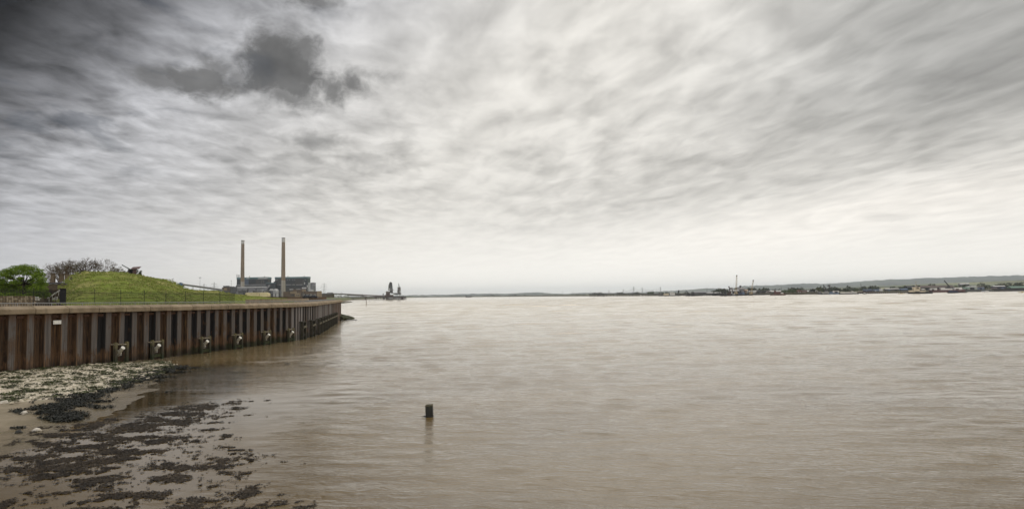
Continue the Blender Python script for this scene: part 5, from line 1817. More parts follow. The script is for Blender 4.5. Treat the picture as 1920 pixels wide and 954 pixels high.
t = thing('ship_unloader', 'smaller ship unloader with a pointed mast on the jetty head', 'unloader', at(748, 556, 1440))
P1('tower', JG, t, 745.6, 750.8, 538.8, 550, 1448, 7); P1('cabin', JP, t, 748, 750.6, 544.4, 548.4, 1446, 2); P1('cabin', JS, t, 745, 748, 544, 548, 1446, 2); P1('platform', DGREY, t, 744.8, 751.4, 543.6, 544.4, 1445, 10); P1('platform', DGREY, t, 745.2, 751, 538.2, 539, 1445, 10)
o = t.matrix_world.translation
q = MB()
for dx in (-1.3, 1.3):
    for dy in (0, 4): q.bar(at(747.7 + dx, 538.5, 1447 + dy) - o, at(747.7, 530.5, 1449) - o, .5, 4, .3)
for f in (.3, .6): q.box(at(747.7, 538.5 - 8 * f, 1449) - o, (2.6 * (1 - f) + .8, 2.6 * (1 - f) + .8, .7))
part('mast', q.mesh('mast', JS), t)
P1('portal_beam', JS, t, 737, 752, 549.4, 551.2, 1444, 10); P1('girder', JS, t, 738.5, 751.6, 550.9, 552, 1443, 3)
for x in (742.2, 745.4, 748.4, 751.2): P1('leg', DGREY, t, x, x + .7, 551.8, 556, 1446, 2)

t = thing('marker_pole', 'thin brown pole standing in the river below the jetty', 'pole', ground(687.3, 571.6, 0))
q = MB(); d_ = at(686.3, 556.5, t.location.y) - t.location; q.bar((0, 0, -2), d_, .20, 6); part('shaft', q.mesh('shaft', mat('pole_brown', (.16, .11, .08), .8)), t)
q = MB(); q.bar(d_, d_ + Vector((0, 0, .6)), .35, 6); part('topmark', q.mesh('topmark', JD), t)
# mud spit beyond the wall
sp = MB(); vs = []
for i in range(16):
    f = i / 15; y = 690 + f * 190; xc = -181 - f * 32
    for j in range(5): g_ = j / 4 - .5; vs.append((xc + g_ * (16 - 8 * f), y, -.3 + (1 - abs(g_) * 2) * 1.3 + fbm(y, j, .05, 2) * .3))
sp.add(vs, [(i * 5 + j, (i + 1) * 5 + j, (i + 1) * 5 + j + 1, i * 5 + j + 1) for i in range(15) for j in range(4)])
sp.obj('mud_bank', mat('green_mud', (.075, .068, .032), .9, .3, .3), kind='structure')


# ------------------------------------------------------------------ the far bank: low ground, hills, treelines
def shoreD(px):
    return interp([(700, 5600), (780, 5000), (900, 3400), (1000, 2500), (1080, 1950), (1200, 1450), (1350, 1080), (1600, 1010), (1920, 1030), (2600, 1100)], px)


vs, fs = [], []
cols = list(range(700, 2640, 20))
for px in cols:
    D0 = shoreD(px)
    for dd, z in ((0, -1.5), (6, 1.0), (14, 2.6), (150, 3.0), (700, 3.5), (9000, 4.5)):
        d = at(px, 553, D0 + dd); vs.append((d.x, D0 + dd, z))
n = 6
for i in range(len(cols) - 1):
    for j in range(n - 1): fs.append((i * n + j, (i + 1) * n + j, (i + 1) * n + j + 1, i * n + j + 1))
me = bpy.data.meshes.new('far_bank'); me.from_pydata(vs, [], fs)
m, g, b = material('far_bank_ground')
P = g.pos(); x, y, z = g.xyz(P)
c = g.mix(g.noise(P, .02, 4, .6).ss(.4, .6), (.085, .095, .035), (.12, .10, .055))
c = g.mix(z.ss(2.4, 1.2), c, (.055, .045, .032))
g.lk(c, b.inputs['Base Color']); b.inputs['Roughness'].default_value = .95
me.materials.append(m); link('far_bank', me, None, kind='structure')


def hill_mat(name, wood, f1, f2, fieldy):
    m, g, b = material(name)
    P = g.pos(); x, y, z = g.xyz(P)
    cell = g.vor(g.vec(x * .0035, y * .0016, 0.0), 1.0, 1)
    n = g.noise(P, .010, 5, .6); n2 = g.noise(g.vec(x * .004, y * .002, z * .03), 1.0, 4, .6)
    r_ = g.xyz(cell)[0]
    fld = g.mix(r_.ss(.3, .7), f1, f2)
    ed = g.vor(g.vec(x * .0035, y * .0016, 0.0), 1.0, 0)
    c = g.mix((n2 + (r_ - .5) * .35).ss(*fieldy), fld, wood)
    c = g.mix(n.ss(.52, .66) * .7, c, tuple(v * .6 for v in wood))
    g.lk(c, b.inputs['Base Color']); b.inputs['Roughness'].default_value = 1.0
    return m


def hills(sil, Dtoe, Dr, Dback, m, seed, rough, toe_z=3.0, step=3.0):
    x0, x1 = sil[0][0], sil[-1][0]
    nn = int((x1 - x0) / step) + 1
    T = [0, .15, .3, .45, .6, .7, .8, .88, .94, .975, 1.0, 1.1, 1.4, 2.0]
    vs = []
    for i in range(nn):
        px = x0 + i * step
        rp = at(px, interp(sil, px), Dr); dx = rp.x / rp.y
        jag = (fbm(px, seed, .10, 5) * .5 + abs(fbm(px, seed + 9, .33, 3)) * .9) * rough
        for t in T:
            if t <= 1: y = Dtoe + (Dr - Dtoe) * t; z = toe_z + (rp.z - toe_z) * (t * t * (3 - 2 * t) * .6 + t * .4)
            else: q = t - 1; y = Dr + (Dback - Dr) * q; z = toe_z + (rp.z - toe_z) * (1 - q)
            z += jag * max(0, 1 - abs(t - 1) * 18)
            vs.append((dx * y, y, z))
    k = len(T)
    fs = [(i * k + j, (i + 1) * k + j, (i + 1) * k + j + 1, i * k + j + 1) for i in range(nn - 1) for j in range(k - 1)]
    me = bpy.data.meshes.new('hills'); me.from_pydata(vs, [], fs); me.materials.append(m)
    return link('hills', me, None, kind='structure')


WOODH = hill_mat('hill_woods', (.030, .036, .030), (.075, .085, .05), (.10, .10, .07), (.42, .52))
FIELDH = hill_mat('hill_fields', (.030, .042, .020), (.13, .15, .08), (.30, .28, .14), (.52, .58))
hills([(700, 554.6), (760, 553.6), (800, 552.9), (840, 552.5), (870, 551.3), (900, 550.7), (950, 550.4), (965, 549.8), (985, 548.4), (1010, 548.2), (1040, 550.2), (1060, 551), (1080, 549.8), (1100, 549.5), (1130, 549.3), (1150, 548.8), (1200, 548.5), (1230, 546.6), (1250, 545.6), (1270, 544.6), (1290, 543.2), (1310, 541.4), (1325, 540.4), (1340, 540.9), (1352, 542.4), (1380, 543.5)],
      8000, 11000, 14000, WOODH, 3, 14)
hills([(1320, 548), (1350, 543.5), (1366, 541.8), (1381, 539), (1393, 536.3), (1417, 536), (1440, 535.2), (1460, 534.6), (1480, 533), (1500, 532), (1531, 531.8), (1548, 532.4), (1573, 530.4), (1600, 529.2), (1633, 526), (1664, 524.6), (1700, 523.4), (1727, 522.2), (1758, 521.2), (1801, 519.4), (1824, 518.6), (1870, 517.4), (1918, 516.3), (2000, 514), (2150, 511), (2300, 516), (2600, 525)],
      7000, 10800, 14500, WOODH, 7, 16)
hills([(1340, 549.5), (1400, 547.6), (1440, 545.6), (1480, 543.0), (1530, 541.2), (1600, 538.4), (1660, 536), (1720, 533), (1780, 531), (1840, 528.5), (1920, 525), (2100, 521), (2600, 532)],
      1900, 2900, 3600, FIELDH, 12, 2.5)


def treeline(pxs, D0, D1, hpx, n, lm, seed, label, dens=1.0):
    r = random.Random(seed); mb = MB()
    for _ in range(n):
        px = r.uniform(*pxs); D = r.uniform(D0, D1) if D0 else shoreD(px) + r.uniform(20, 260)
        k = D / FPX
        p = at(px, 553, D); p.z = 3.0
        f = (fbm(px, seed, .045, 3) + .35)
        if f < 0: continue
        h = hpx * k * min(1.2, f * 1.3 + .3) * r.uniform(.6, 1.1)
        leaf_quads(mb, (p.x, p.y, p.z + h * .45), (h * .55, h * .55, h * .55), 12, h * .20, r, shell=.4)
    return mb.obj('treeline', lm, kind='stuff', label=label)


FARG = leaf_mat('far_leaf', (.028, .036, .020), (.050, .060, .030))
treeline((755, 1100), 0, 0, 2.2, 700, FARG, 1, 'thin dark treeline on the far shore beyond the jetty head')
treeline((1080, 1350), 0, 0, 4.0, 420, FARG, 2, 'low trees along the far shore behind the long pier')
treeline((1340, 1960), 1150, 1500, 8.5, 900, FARG, 3, 'belt of trees behind the wharves of the far bank')
treeline((1340, 1960), 1500, 2100, 7.0, 700, leaf_mat('far_leaf_pale', (.05, .055, .03), (.08, .085, .045)), 4, 'paler belt of trees below the hills')

# ------------------------------------------------------------------ vessels
BLKH = mat('black_hull', (.016, .016, .018), .5, .2, .3)
REDH = mat('red_hull', (0.110, 0.051, 0.046), .6, .2, .3)
NAVY = mat('navy_hull', (0.032, 0.039, 0.073), .5, .2, .3)
GRYH = mat('grey_hull', (.085, .09, .085), .6, .2, .3)
SUPW = mat('ship_white', (.66, .64, .60), .5, .12, .4)
SUPC = mat('ship_cream', (.58, .50, .36), .6, .12, .4)
ORNG = mat('ship_orange', (0.274, 0.152, 0.104), .6, .15, .4)
BLUH = mat('ship_blue', (0.103, 0.144, 0.212), .6, .15, .4)
YELB = mat('yellow_paint', (0.425, 0.343, 0.153), .6, .15, .5)
YCR = mat('crane_yellow', (0.429, 0.334, 0.198), .6, .15, .5)
RUSTH = mat('rusty_hull', (.095, .050, .040), .8, .25, .3)
DKST = mat('dark_steel', (.035, .034, .036), .7, .25, .2)
TYRE = mat('tyre_rubber', (.012, .012, .012), .9, .2, 1)


def vessel(name, label, cat, x0, x1, yd, yw, hm, boxes=(), bars=(), bow=0, beam=.28, stripe=None, group=None, Y=None, fender=False):
    """hull between photo columns x0-x1 with deck row yd and waterline row yw; boxes and bars stand on it"""
    xm = (x0 + x1) / 2
    Y = Y or ground(xm, yw, 0).y
    k = Y / FPX
    c = at(xm, yw, Y); c.z = 0
    t = thing(name, label, cat, c, 0, group)
    L = (x1 - x0) * k; H = at(xm, yd, Y).z
    B = L * beam
    q = MB(); st = []
    NS = 14
    for i in range(NS + 1):
        f = i / NS; x = -L / 2 + L * f
        e = f if bow > 0 else (1 - f)
        w = B / 2 * (1 if e < .62 or bow == 0 else max(.06, 1 - ((e - .62) / .38) ** 2.2)) * (1 if e > .06 else .86)
        sh = H * (1 + (.35 * max(0, (e - .55) / .45) ** 2 if bow else 0) )
        rk = (1 if bow > 0 else -1) * L * .035 * max(0, (e - .8) / .2) if bow else 0
        st.append([(x + rk * .0, -w * .8, -1.2), (x + rk * .4, -w, .15 * H), (x + rk, -w * 1.02, sh), (x + rk, w * 1.02, sh), (x + rk * .4, w, .15 * H), (x, w * .8, -1.2)])
    for r_ in st: q.v += r_
    for i in range(NS):
        for j in range(5): q.f.append((i * 6 + j, (i + 1) * 6 + j, (i + 1) * 6 + j + 1, i * 6 + j + 1)); q.mi.append(0)
    q.f.append(tuple(range(6))); q.mi.append(0); q.f.append(tuple(range(NS * 6, NS * 6 + 6))); q.mi.append(0)
    part('hull', q.mesh('hull', hm), t)
    if stripe:
        q = MB(); q.box((0, 0, H * 1.03), (L * .93, B * 1.03, H * .10)); part('rail_band', q.mesh('rail_band', stripe), t)
    if fender:
        q = MB(); q.box((0, 0, H * .78), (L * .95, B * 1.07, H * .22)); part('rubber_fender', q.mesh('rubber_fender', TYRE), t)
    for (nm, a, b_, yt, yb, m) in boxes:
        w = B * (.9 if (b_ - a) > 4 else .55)
        P1(nm, m, t, a, b_, yt, yb, Y - w / 2, w)
    o = t.matrix_world.translation
    for (nm, pts, rad, m) in bars:
        q = MB()
        for a, b_ in zip(pts, pts[1:]): q.bar(at(*a, Y) - o, at(*b_, Y) - o, rad * k, 5)
        part(nm, q.mesh(nm, m), t)
    return t


WN = GLASS
# the tug
TG = 'ships'
t = vessel('tug_boat', 'cream and black tug with a tall wheelhouse moored off the far wharf', 'tug', 1703.2, 1745.5, 547.2, 550.6, BLKH,
           [('deck_house', 1712, 1735, 544.8, 547.3, SUPC), ('wheelhouse_base', 1713.5, 1724.5, 541.8, 545, SUPC), ('wheelhouse', 1712.6, 1725.4, 537.8, 541.9, SUPC), ('window', 1713.6, 1717, 539.6, 541.6, WN), ('window', 1718.2, 1722.8, 539.4, 541.6, WN),
            ('roof', 1712.2, 1725.6, 537.6, 538.3, SUPW), ('foredeck_house', 1706, 1712.4, 544, 547.4, SUPC), ('winch', 1728.3, 1733.6, 541, 543, SUPW), ('red_locker', 1715, 1724, 546.2, 547.2, REDH), ('funnel', 1711.6, 1714.8, 535.2, 537.7, BLKH), ('funnel', 1722, 1725.2, 535.0, 537.7, BLKH), ('side_door', 1724.4, 1726, 543.2, 546.4, RUSTH)],
           [('mast', [(1717.6, 537.8), (1717.2, 527.6)], .28, SUPC), ('mast_arm', [(1715, 528.2), (1719.5, 528.2)], .25, SUPC), ('mast_leg', [(1719.6, 537.8), (1717.4, 532)], .3, RUSTH), ('davit', [(1734, 541.5), (1736.2, 546.5)], .3, SUPC)], bow=-1, beam=.3, fender=True)

vessel('cargo_ferry', 'black hulled ship with a cream bow house and white bridge, left of the far wharves', 'ship', 1236, 1274, 553.3, 554.7, BLKH,
       [('deck_house', 1245, 1254, 550.2, 553.4, SUPC), ('bridge', 1256.5, 1265.5, 548.6, 553.4, SUPW), ('bridge_top', 1258, 1263, 547.2, 548.8, SUPW), ('window', 1257, 1265, 549.4, 550.2, WN)], [('mast', [(1258.4, 549), (1258.4, 543.4)], .3, DKST), ('mast', [(1247.5, 550), (1247.5, 546)], .35, DKST), ('funnel', [(1272.2, 549), (1272.2, 544)], 1.6, DKST)], bow=1)
vessel('crane_barge', 'dark flat barge carrying a slanting crane arm', 'barge', 1286.4, 1317, 553, 554.7, BLKH,
       [('crane_cab', 1290, 1293.5, 549.5, 553.2, DKST), ('deck_house', 1297, 1301.5, 547, 553.2, DKST), ('deck_cargo', 1302, 1312, 551, 553.2, GRYH)], [('crane_arm', [(1292, 550.5), (1285.4, 543.6)], .5, DKST)], beam=.35)
vessel('small_boat', 'tiny white boat beside the long pier', 'boat', 1199.4, 1202.8, 553.9, 554.9, SUPW, [('cabin', 1200.2, 1201.8, 553, 554, SUPW)], bow=1)
vessel('small_boat', 'small red boat at the quay beside the crane barge', 'boat', 1320.5, 1329, 552.2, 553.6, REDH, [('cabin', 1321.6, 1325, 550.9, 552.4, ORNG), ('roof', 1326, 1328, 551.2, 552.4, SUPW)], bow=-1)
vessel('work_barge', 'dark low barge with tall leg posts under the taller yellow crane', 'barge', 1352, 1383.5, 552.4, 554.7, DKST,
       [('leg_post', 1353.6, 1355, 545.6, 552.6, DKST), ('leg_post', 1358.2, 1360.6, 541.6, 552.6, DKST), ('deck_cargo', 1359.5, 1362.2, 544.5, 552.6, GRYH), ('leg_post', 1368.4, 1370.2, 545.2, 552.6, RUSTH), ('deck_house', 1364, 1367, 549.2, 552.6, RUSTH), ('white_hatch', 1374, 1378, 551.2, 552.4, SUPW)], beam=.4)
vessel('work_barge', 'longer black barge with a blue deck house under the shorter yellow crane', 'barge', 1377, 1409, 551.8, 553.6, BLKH,
       [('deck_house', 1385.5, 1392, 548.2, 552, NAVY), ('deck_house', 1391.6, 1396, 547.2, 552, BLUH), ('leg_post', 1396.6, 1397.8, 544.4, 552, RUSTH), ('deck_cargo', 1398, 1405, 549, 552, DKST)], beam=.35)
vessel('work_barge', 'blue grey barge at the black shed', 'barge', 1411, 1436, 550.6, 552.6, BLUH, [('deck_house', 1411.5, 1417.5, 548.8, 550.8, GREYC), ('mast_house', 1417, 1419.2, 547.4, 550.8, RUSTH), ('deck_cargo', 1421, 1430, 550, 550.9, DKST)], beam=.3)
vessel('harbour_tug', 'rusty red and orange workboat with a white wheelhouse', 'workboat', 1445.3, 1472.5, 551, 553.7, RUSTH,
       [('deck_house', 1452, 1464, 546.8, 551.2, REDH), ('funnel', 1452.8, 1455.2, 544.6, 547, REDH), ('wheelhouse', 1463.4, 1468.6, 548.2, 551.2, SUPW), ('orange_bow', 1463, 1470, 550.4, 552.2, ORNG), ('window', 1458.5, 1462.4, 549.8, 550.8, WN)], [('mast', [(1464.8, 548), (1464.8, 538)], .3, DKST)], bow=1)
vessel('work_barge', 'small black barge tied behind the red workboat', 'barge', 1468, 1481.5, 550.4, 551.8, BLKH, [('deck_house', 1472, 1476, 549, 550.6, RUSTH)], beam=.3)
vessel('small_boat', 'tiny pale boat left of the two dark launches', 'boat', 1526.5, 1529.8, 551.6, 552.4, GRYH, [('cabin', 1527.2, 1528.8, 550.8, 551.8, SUPW)], bow=1)
vessel('moored_coaster', 'black hulled coaster with a pale deck line by the black leafy heap', 'ship', 1531, 1556.5, 549.4, 551.5, BLKH, [('deck_band', 1542, 1556, 548.4, 549.6, SUPW), ('bridge', 1535.6, 1539.2, 546.6, 549.6, GREYC), ('deck_cargo', 1545, 1551, 549, 549.8, RUSTH)], bow=-1, beam=.25)
vessel('small_boat', 'small dark launch in front of the black coaster', 'boat', 1535.3, 1543.2, 551.2, 552.6, DKST, [('cabin', 1537, 1540.6, 550.4, 551.4, GREYC)], bow=1)
vessel('work_barge', 'barge carrying an arched shed with a red doorway', 'barge', 1555.5, 1573.5, 548.6, 549.6, BLUH, [('shed', 1562, 1573, 545.2, 548.8, PALE_), ('red_door', 1565, 1570.5, 546.2, 548.8, RUSTH), ('deck_house', 1556.4, 1561, 546.8, 548.8, BLUH)], beam=.4, Y=950)
vessel('small_boat', 'tiny dark dinghy in front of the arched shed barge', 'boat', 1563.8, 1568.6, 550.8, 551.7, DKST, [('cabin', 1565.4, 1567, 550.3, 551, GREYC)], bow=1)
vessel('moored_coaster', 'long white topped ship with a black hull', 'ship', 1574, 1609, 549.4, 551.5, BLKH, [('deck_band', 1576.5, 1598, 547.6, 549.6, SUPW), ('bridge', 1597.2, 1600.2, 545.6, 549.6, SUPW), ('red_hatch', 1594.6, 1597, 546.4, 549.5, RUSTH), ('foredeck', 1601, 1607, 547.4, 549.6, SUPW)], bow=-1, beam=.22)
vessel('small_boat', 'grey motor boat between the white topped ship and the wharf', 'boat', 1618.6, 1623.8, 549.8, 551.3, GRYH, [('cabin', 1619.8, 1622.6, 548.6, 550, SUPW)], bow=1)
vessel('mooring_buoy', 'flat yellow mooring buoy just left of the cream tug', 'buoy', 1685.8, 1695.8, 549.9, 551.2, YELB, [('top_frame', 1690, 1692, 549.2, 550, YELB)], beam=.5, group='yellow mooring buoys')
vessel('mooring_buoy', 'yellow mooring buoy at the far right edge, off the dark quay', 'buoy', 1911, 1922, 547.4, 548.9, YELB, [('top_frame', 1917, 1919, 546.4, 547.5, YELB)], beam=.5, group='yellow mooring buoys')
vessel('work_boat', 'dark navy workboat in front of the red and white ship', 'workboat', 1777.3, 1810.5, 547.6, 549.4, BLKH, [('deck_house', 1780.2, 1796, 545, 547.8, NAVY), ('wheelhouse', 1780.6, 1784, 544.6, 546, BLUH), ('deck_cargo', 1798, 1806, 547, 547.8, DKST)], [('mast', [(1788.5, 545), (1788.5, 538)], .25, DKST)], bow=-1, beam=.28)
vessel('sailing_boat', 'pale yacht with a bare mast by the cream wharf sheds', 'yacht', 1840.5, 1853.5, 545.8, 547.4, SUPW, [('blue_cover', 1842.5, 1847.5, 544.6, 546, BLUH), ('cabin', 1847, 1851, 545, 546, SUPW)], [('mast', [(1845.8, 545.6), (1844.6, 531)], .22, GRYH)], bow=1)
vessel('laid_up_ship', 'red and white ship laid up along the far quay', 'ship', 1745.2, 1806.5, 543.4, 545.8, mat('laid_red_hull', (0.110, 0.046, 0.046), .7, .2, .3), [('superstructure', 1745.8, 1757, 540, 543.6, SUPW), ('red_panel', 1747, 1751.5, 541.4, 543.6, REDH), ('deck_house', 1764, 1772, 539.2, 543.6, SUPW), ('deck_house', 1772.4, 1786, 540.4, 543.6, SUPW), ('deck_house', 1790, 1804, 538.6, 543.2, SUPW), ('window', 1758, 1763.4, 540.8, 542.4, RUSTH), ('red_panel', 1792, 1798, 541, 543.4, ORNG)], [('bow_rail', [(1800, 538.8), (1806.4, 542.6)], .7, SUPW)], beam=.2, Y=1020)
for i, (a, b_, yw) in enumerate(((945, 956, 556.1), (1014, 1037, 556.0), (873, 884, 556.3), (976, 980, 556.5))):
    vessel('far_ship', ('low dark ship far off on the horizon, first of the distant ones', 'longest dark ship far off below a distant pylon', 'faint low ship left of the other distant ships', 'tiny dark boat far out between the distant ships')[i], 'ship', a, b_, yw - 1.0, yw, DKST, [('bridge', a + 1.5, a + 3.2, yw - 2.2, yw - .9, GREYC)], bow=1, beam=.15, Y=2900)
vessel('moored_barge', 'reddish barge at the long pier', 'barge', 1152, 1160.5, 553.0, 554.6, RUSTH, [('deck_house', 1153.5, 1156, 552, 553.2, SUPW)], beam=.25)

# ------------------------------------------------------------------ piers and quays of the far bank
t = thing('long_pier', 'long dark pier on piles far off along the far shore', 'pier', at(1230, 554, 1650))
o = t.matrix_world.translation
def PY(px): return shoreD(px) - 40
for x0 in range(1106, 1350, 12):
    a = at(x0, 551.0 + (1350 - x0) * .001, PY(x0)); b_ = at(x0 + 11.8, 551.0 + (1338 - x0) * .001, PY(x0 + 12))
    q = MB(); q.beam(a - o, b_ - o, 8, 1.6); part('deck_section', q.mesh('deck_section', DKST), t)
    for f in (.2, .7):
        p = a.lerp(b_, f) - o; q = MB(); q.bar(p, (p.x, p.y, -2 - o.z), .5, 4); part('pile', q.mesh('pile', DKST), t)
for i, (x0, x1, yt) in enumerate(((1105.2, 1108, 552.6), (1109.6, 1114, 551.4), (1113.4, 1116.6, 553.2), (1119.8, 1124, 551.8), (1122, 1131, 551.6), (1130, 1137.6, 550.8), (1131.6, 1134, 553.4))):
    xm = (x0 + x1) / 2; Y = ground(xm, 555.3, 0).y
    t = thing('pier_dolphin', ('squat dolphin at the very end of the long pier', 'dark house shaped dolphin at the end of the long pier', 'low dolphin just right of the house shaped one', 'dolphin under the second distant pylon', 'wide dark landing stage of the long pier', 'taller dark block on the landing stage', 'small low block below the landing stage')[i], 'dolphin', at(xm, 555, Y), 0, 'dark dolphins of the long pier')
    P1('platform', DKST, t, x0, x1, yt, yt + 1.4, Y, 8)
    for x in (x0 + .1, x1 - .7): P1('pile', DKST, t, x, x + .6, yt + 1.3, 0, Y + 1, 2, zb=-2)

t = thing('wharf', 'long low wharf on short piles between the ships and the cream tug', 'wharf', at(1660, 548, 1000))
for x0 in range(1612, 1706, 8): P1('deck_section', RUSTH, t, x0, x0 + 7.9, 546.8, 548.2, 985 + (x0 % 3) * .01, 14)
for x0 in range(1613, 1706, 4): P1('pile', DKST, t, x0, x0 + .9, 548.1, 0, 986, 2, zb=-2)
P1('rubbing_beam', DKST, t, 1612, 1705, 547.4, 547.9, 984.6, .4)
t = thing('quay_wall', 'dark quay wall at the far right below the green roofed shed', 'quay', at(1880, 543, 1025))
for x0 in range(1808, 1990, 14): P1('wall_section', DKST if x0 > 1850 else GRYH, t, x0, x0 + 13.9, 541.0 if x0 > 1850 else 542.6, 0, 1022 + (x0 % 3) * .02, 12, zb=-2)
t = thing('quay_wall', 'dark quay wall behind the work barges and cranes', 'quay', at(1400, 551, 1055))
for x0 in range(1336, 1446, 12): P1('wall_section', DKST, t, x0, x0 + 11.9, 550.2, 0, 1060 + (x0 % 5) * .02, 12, zb=-2)
t = thing('quay_wall', 'brown grassy quay bank behind the red workboat', 'quay', at(1490, 549, 1020))
for x0 in range(1446, 1556, 12): P1('wall_section', mat('earth_quay', (.075, .065, .04), .9, .3, .1), t, x0, x0 + 11.9, 548.6, 0, 1022 + (x0 % 5) * .02, 12, zb=-2)
t = thing('quay_wall', 'low dark quay under the red and white laid up ship', 'quay', at(1760, 546, 1010))
for x0 in range(1706, 1808, 14): P1('wall_section', DKST, t, x0, x0 + 13.9, 544.8, 0, 1034 + (x0 % 3) * .02, 12, zb=-2)


# ------------------------------------------------------------------ sheds of the far bank
def shed(label, x0, x1, ye, yr, Y, wm, rm, depth=22, doors=(), gable=False):
    p = at((x0 + x1) / 2, 550, Y); p.z = 2.8
    t = thing('wharf_shed', label, 'shed', p)
    depth *= .4
    P1('wall', wm, t, x0, x1, ye, 0, Y, depth / .4 if depth > 1.2 else depth, zb=2)
    q = MB(); a, b_ = at(x0 - .4, ye, Y - .8), at(x1 + .4, ye, Y - .8); zr = at((x0 + x1) / 2, yr, Y).z; ze = (a.z + b_.z) / 2 + .05
    if gable:
        xm = (a.x + b_.x) / 2
        q.add([(a.x, Y - .8, ze), (b_.x, Y - .8, ze), (xm, Y - .8, zr), (a.x, Y + depth + .8, ze), (b_.x, Y + depth + .8, ze), (xm, Y + depth + .8, zr)], [(0, 1, 2), (3, 5, 4), (0, 2, 5, 3), (1, 4, 5, 2), (0, 3, 4, 1)])
    else:
        ym = Y + depth / 2
        q.add([(a.x, Y - .8, ze), (b_.x, Y - .8, ze), (b_.x, Y + depth + .8, ze), (a.x, Y + depth + .8, ze), (a.x, ym, zr), (b_.x, ym, zr)], [(0, 1, 5, 4), (2, 3, 4, 5), (0, 4, 3), (1, 2, 5), (3, 2, 1, 0)])
    part('roof', _local(q, t).mesh('roof', rm), t)
    for (a, b_, yt, m) in doors: P1('door', m, t, a, b_, yt, 0, Y - .3, .6, zb=2.8)
    return t


RFP = mat('pale_roof', (.50, .48, .45), .7, .15, .1)
RFB = mat('brown_roof', (.13, .10, .085), .8, .2, .1)
RFG = mat('green_roof', (.15, .23, .17), .7, .15, .1)
RBRK = mat('red_brick', (.17, .075, .055), .9, .2, .2)
LGRN = mat('pale_green_wall', (.38, .42, .36), .8, .15, .1)
shed('low pale shed behind the crane barge', 1226, 1240, 550.6, 549.8, 1500, PALE_, RFP, 14)
shed('grey hall behind the crane barge', 1300, 1324, 548.4, 546.8, 1250, DKST, GREYC, 30, ((1304, 1308, 549.4, GREYC), (1314, 1318, 549.4, GREYC)))
shed('long low roofed shed left of the work barges', 1327, 1352, 549.2, 547.6, 1180, GREYC, RFP, 20, ((1330, 1334, 550, DKST),))
shed('pale workshop with a dark front under the slanting conveyor', 1368.4, 1386, 545.4, 543.2, 1100, DKST, RFP, 18, ((1371, 1374, 546.5, SUPW), (1378, 1382, 546.5, SUPW)))
shed('steep grey hall with a round shouldered roof between the yellow cranes', 1385.5, 1398, 541.6, 538.6, 1130, GREYC, RFP, 26, ((1387, 1390, 545, DKST),), True)
shed('tan roofed shed right of the steep grey hall', 1397.4, 1404, 544.6, 542.6, 1120, mat('tan_wall', (.36, .28, .20), .9, .15, .1), mat('tan_roof', (.42, .30, .20), .9, .15, .1), 16)
shed('pale shed behind the shorter yellow crane', 1403, 1412, 546.2, 544.8, 1110, PALE_, RFP, 14)
shed('pale shed left of the black shed', 1412.5, 1421.5, 546.0, 544.4, 1105, SUPW, RFP, 12)
shed('black shed on the quay right of the yellow cranes', 1421.3, 1435.6, 545.4, 544.6, 1080, BLKH, DKST, 18, ((1424, 1428, 547, DGREY),))
shed('grey gabled shed beside the black shed', 1436, 1449, 548, 545.2, 1090, GREYC, RFB, 18, (), True)
shed('long pale roofed shed behind the red workboat', 1443.5, 1466, 546.6, 544.2, 1100, GREYC, RFP, 18, ((1448, 1452, 548, DKST),))
shed('red brick house with a white gable among the trees', 1496, 1503, 545.4, 543.2, 1060, RBRK, RBRK, 10, ((1497, 1498, 546.6, SUPW), (1500, 1501.4, 546.6, SUPW)), True)
shed('red brick terrace right of the white gabled house', 1503.2, 1513, 545.2, 543.4, 1062, RBRK, RFB, 10, ((1505, 1506, 546.4, SUPW), (1508.6, 1509.8, 546.4, SUPW)))
shed('low pale roofed hall behind the brick houses', 1512, 1534, 546, 544, 1100, GREYC, RFP, 16)
shed('blue container store below the black twin trees', 1620.5, 1636, 543.4, 542.2, 1035, NAVY, BLUH, 12, ((1623, 1626, 544.4, BLUH),))
shed('small blue shed right of the container store', 1639.4, 1648.8, 543.6, 542.2, 1040, BLUH, BLUH, 10, ((1641, 1643, 544.6, SUPW),))
shed('pale grey shed beside the small blue one', 1650.4, 1655.5, 543.6, 541.6, 1045, PALE_, RFP, 9)
shed('low long shed with a pale roof behind the wharf', 1661, 1687, 541.8, 540.2, 1060, DGREY, RFP, 14, ((1665, 1669, 543, BLUH), (1678, 1682, 543, DKST)))
shed('blue roofed shed left of the dark gabled shed', 1690, 1702.5, 542.8, 540.6, 1050, NAVY, BLUH, 12)
shed('dark green gabled shed behind the cream tug', 1702, 1714.5, 538.4, 535.4, 1060, mat('deep_green_wall', (.020, .032, .026), .8, .2, .1), DKST, 24)
shed('long brown roofed warehouse behind the tug', 1714.6, 1790, 538.8, 534.8, 1075, DKST, RFB, 30, ((1740, 1745, 541, DGREY), (1757, 1762, 541, DGREY)))
shed('pale green shed at the right end of the laid up ship', 1808, 1819, 540.4, 538.4, 1050, LGRN, RFG, 14, ((1811, 1814, 541.4, DKST),))
shed('cream and green open fronted shed on the right quay', 1815.5, 1832.5, 537.8, 536.2, 1055, LGRN, RFP, 16, ((1817, 1827, 539, DKST),))
shed('blue grey shed beside the open fronted one', 1831.8, 1846, 538, 536.4, 1058, mat('blue_wall', (.17, .21, .27), .8, .15, .1), RFB, 14, ((1837, 1841, 539.4, NAVY),))
shed('navy warehouse with a pale roof on the right quay', 1864.2, 1886, 537, 535.2, 1060, NAVY, RFP, 18, ((1869, 1873, 538.6, DKST), (1878, 1882, 538.6, BLUH)))
shed('small pinkish shed in front of the navy warehouse', 1861, 1871, 540.8, 539.6, 1040, mat('pink_wall', (.36, .26, .22), .8, .15, .1), RFB, 10)
shed('green roofed shed at the far right edge', 1897, 1930, 539.6, 536.2, 1060, DKST, RFG, 26)
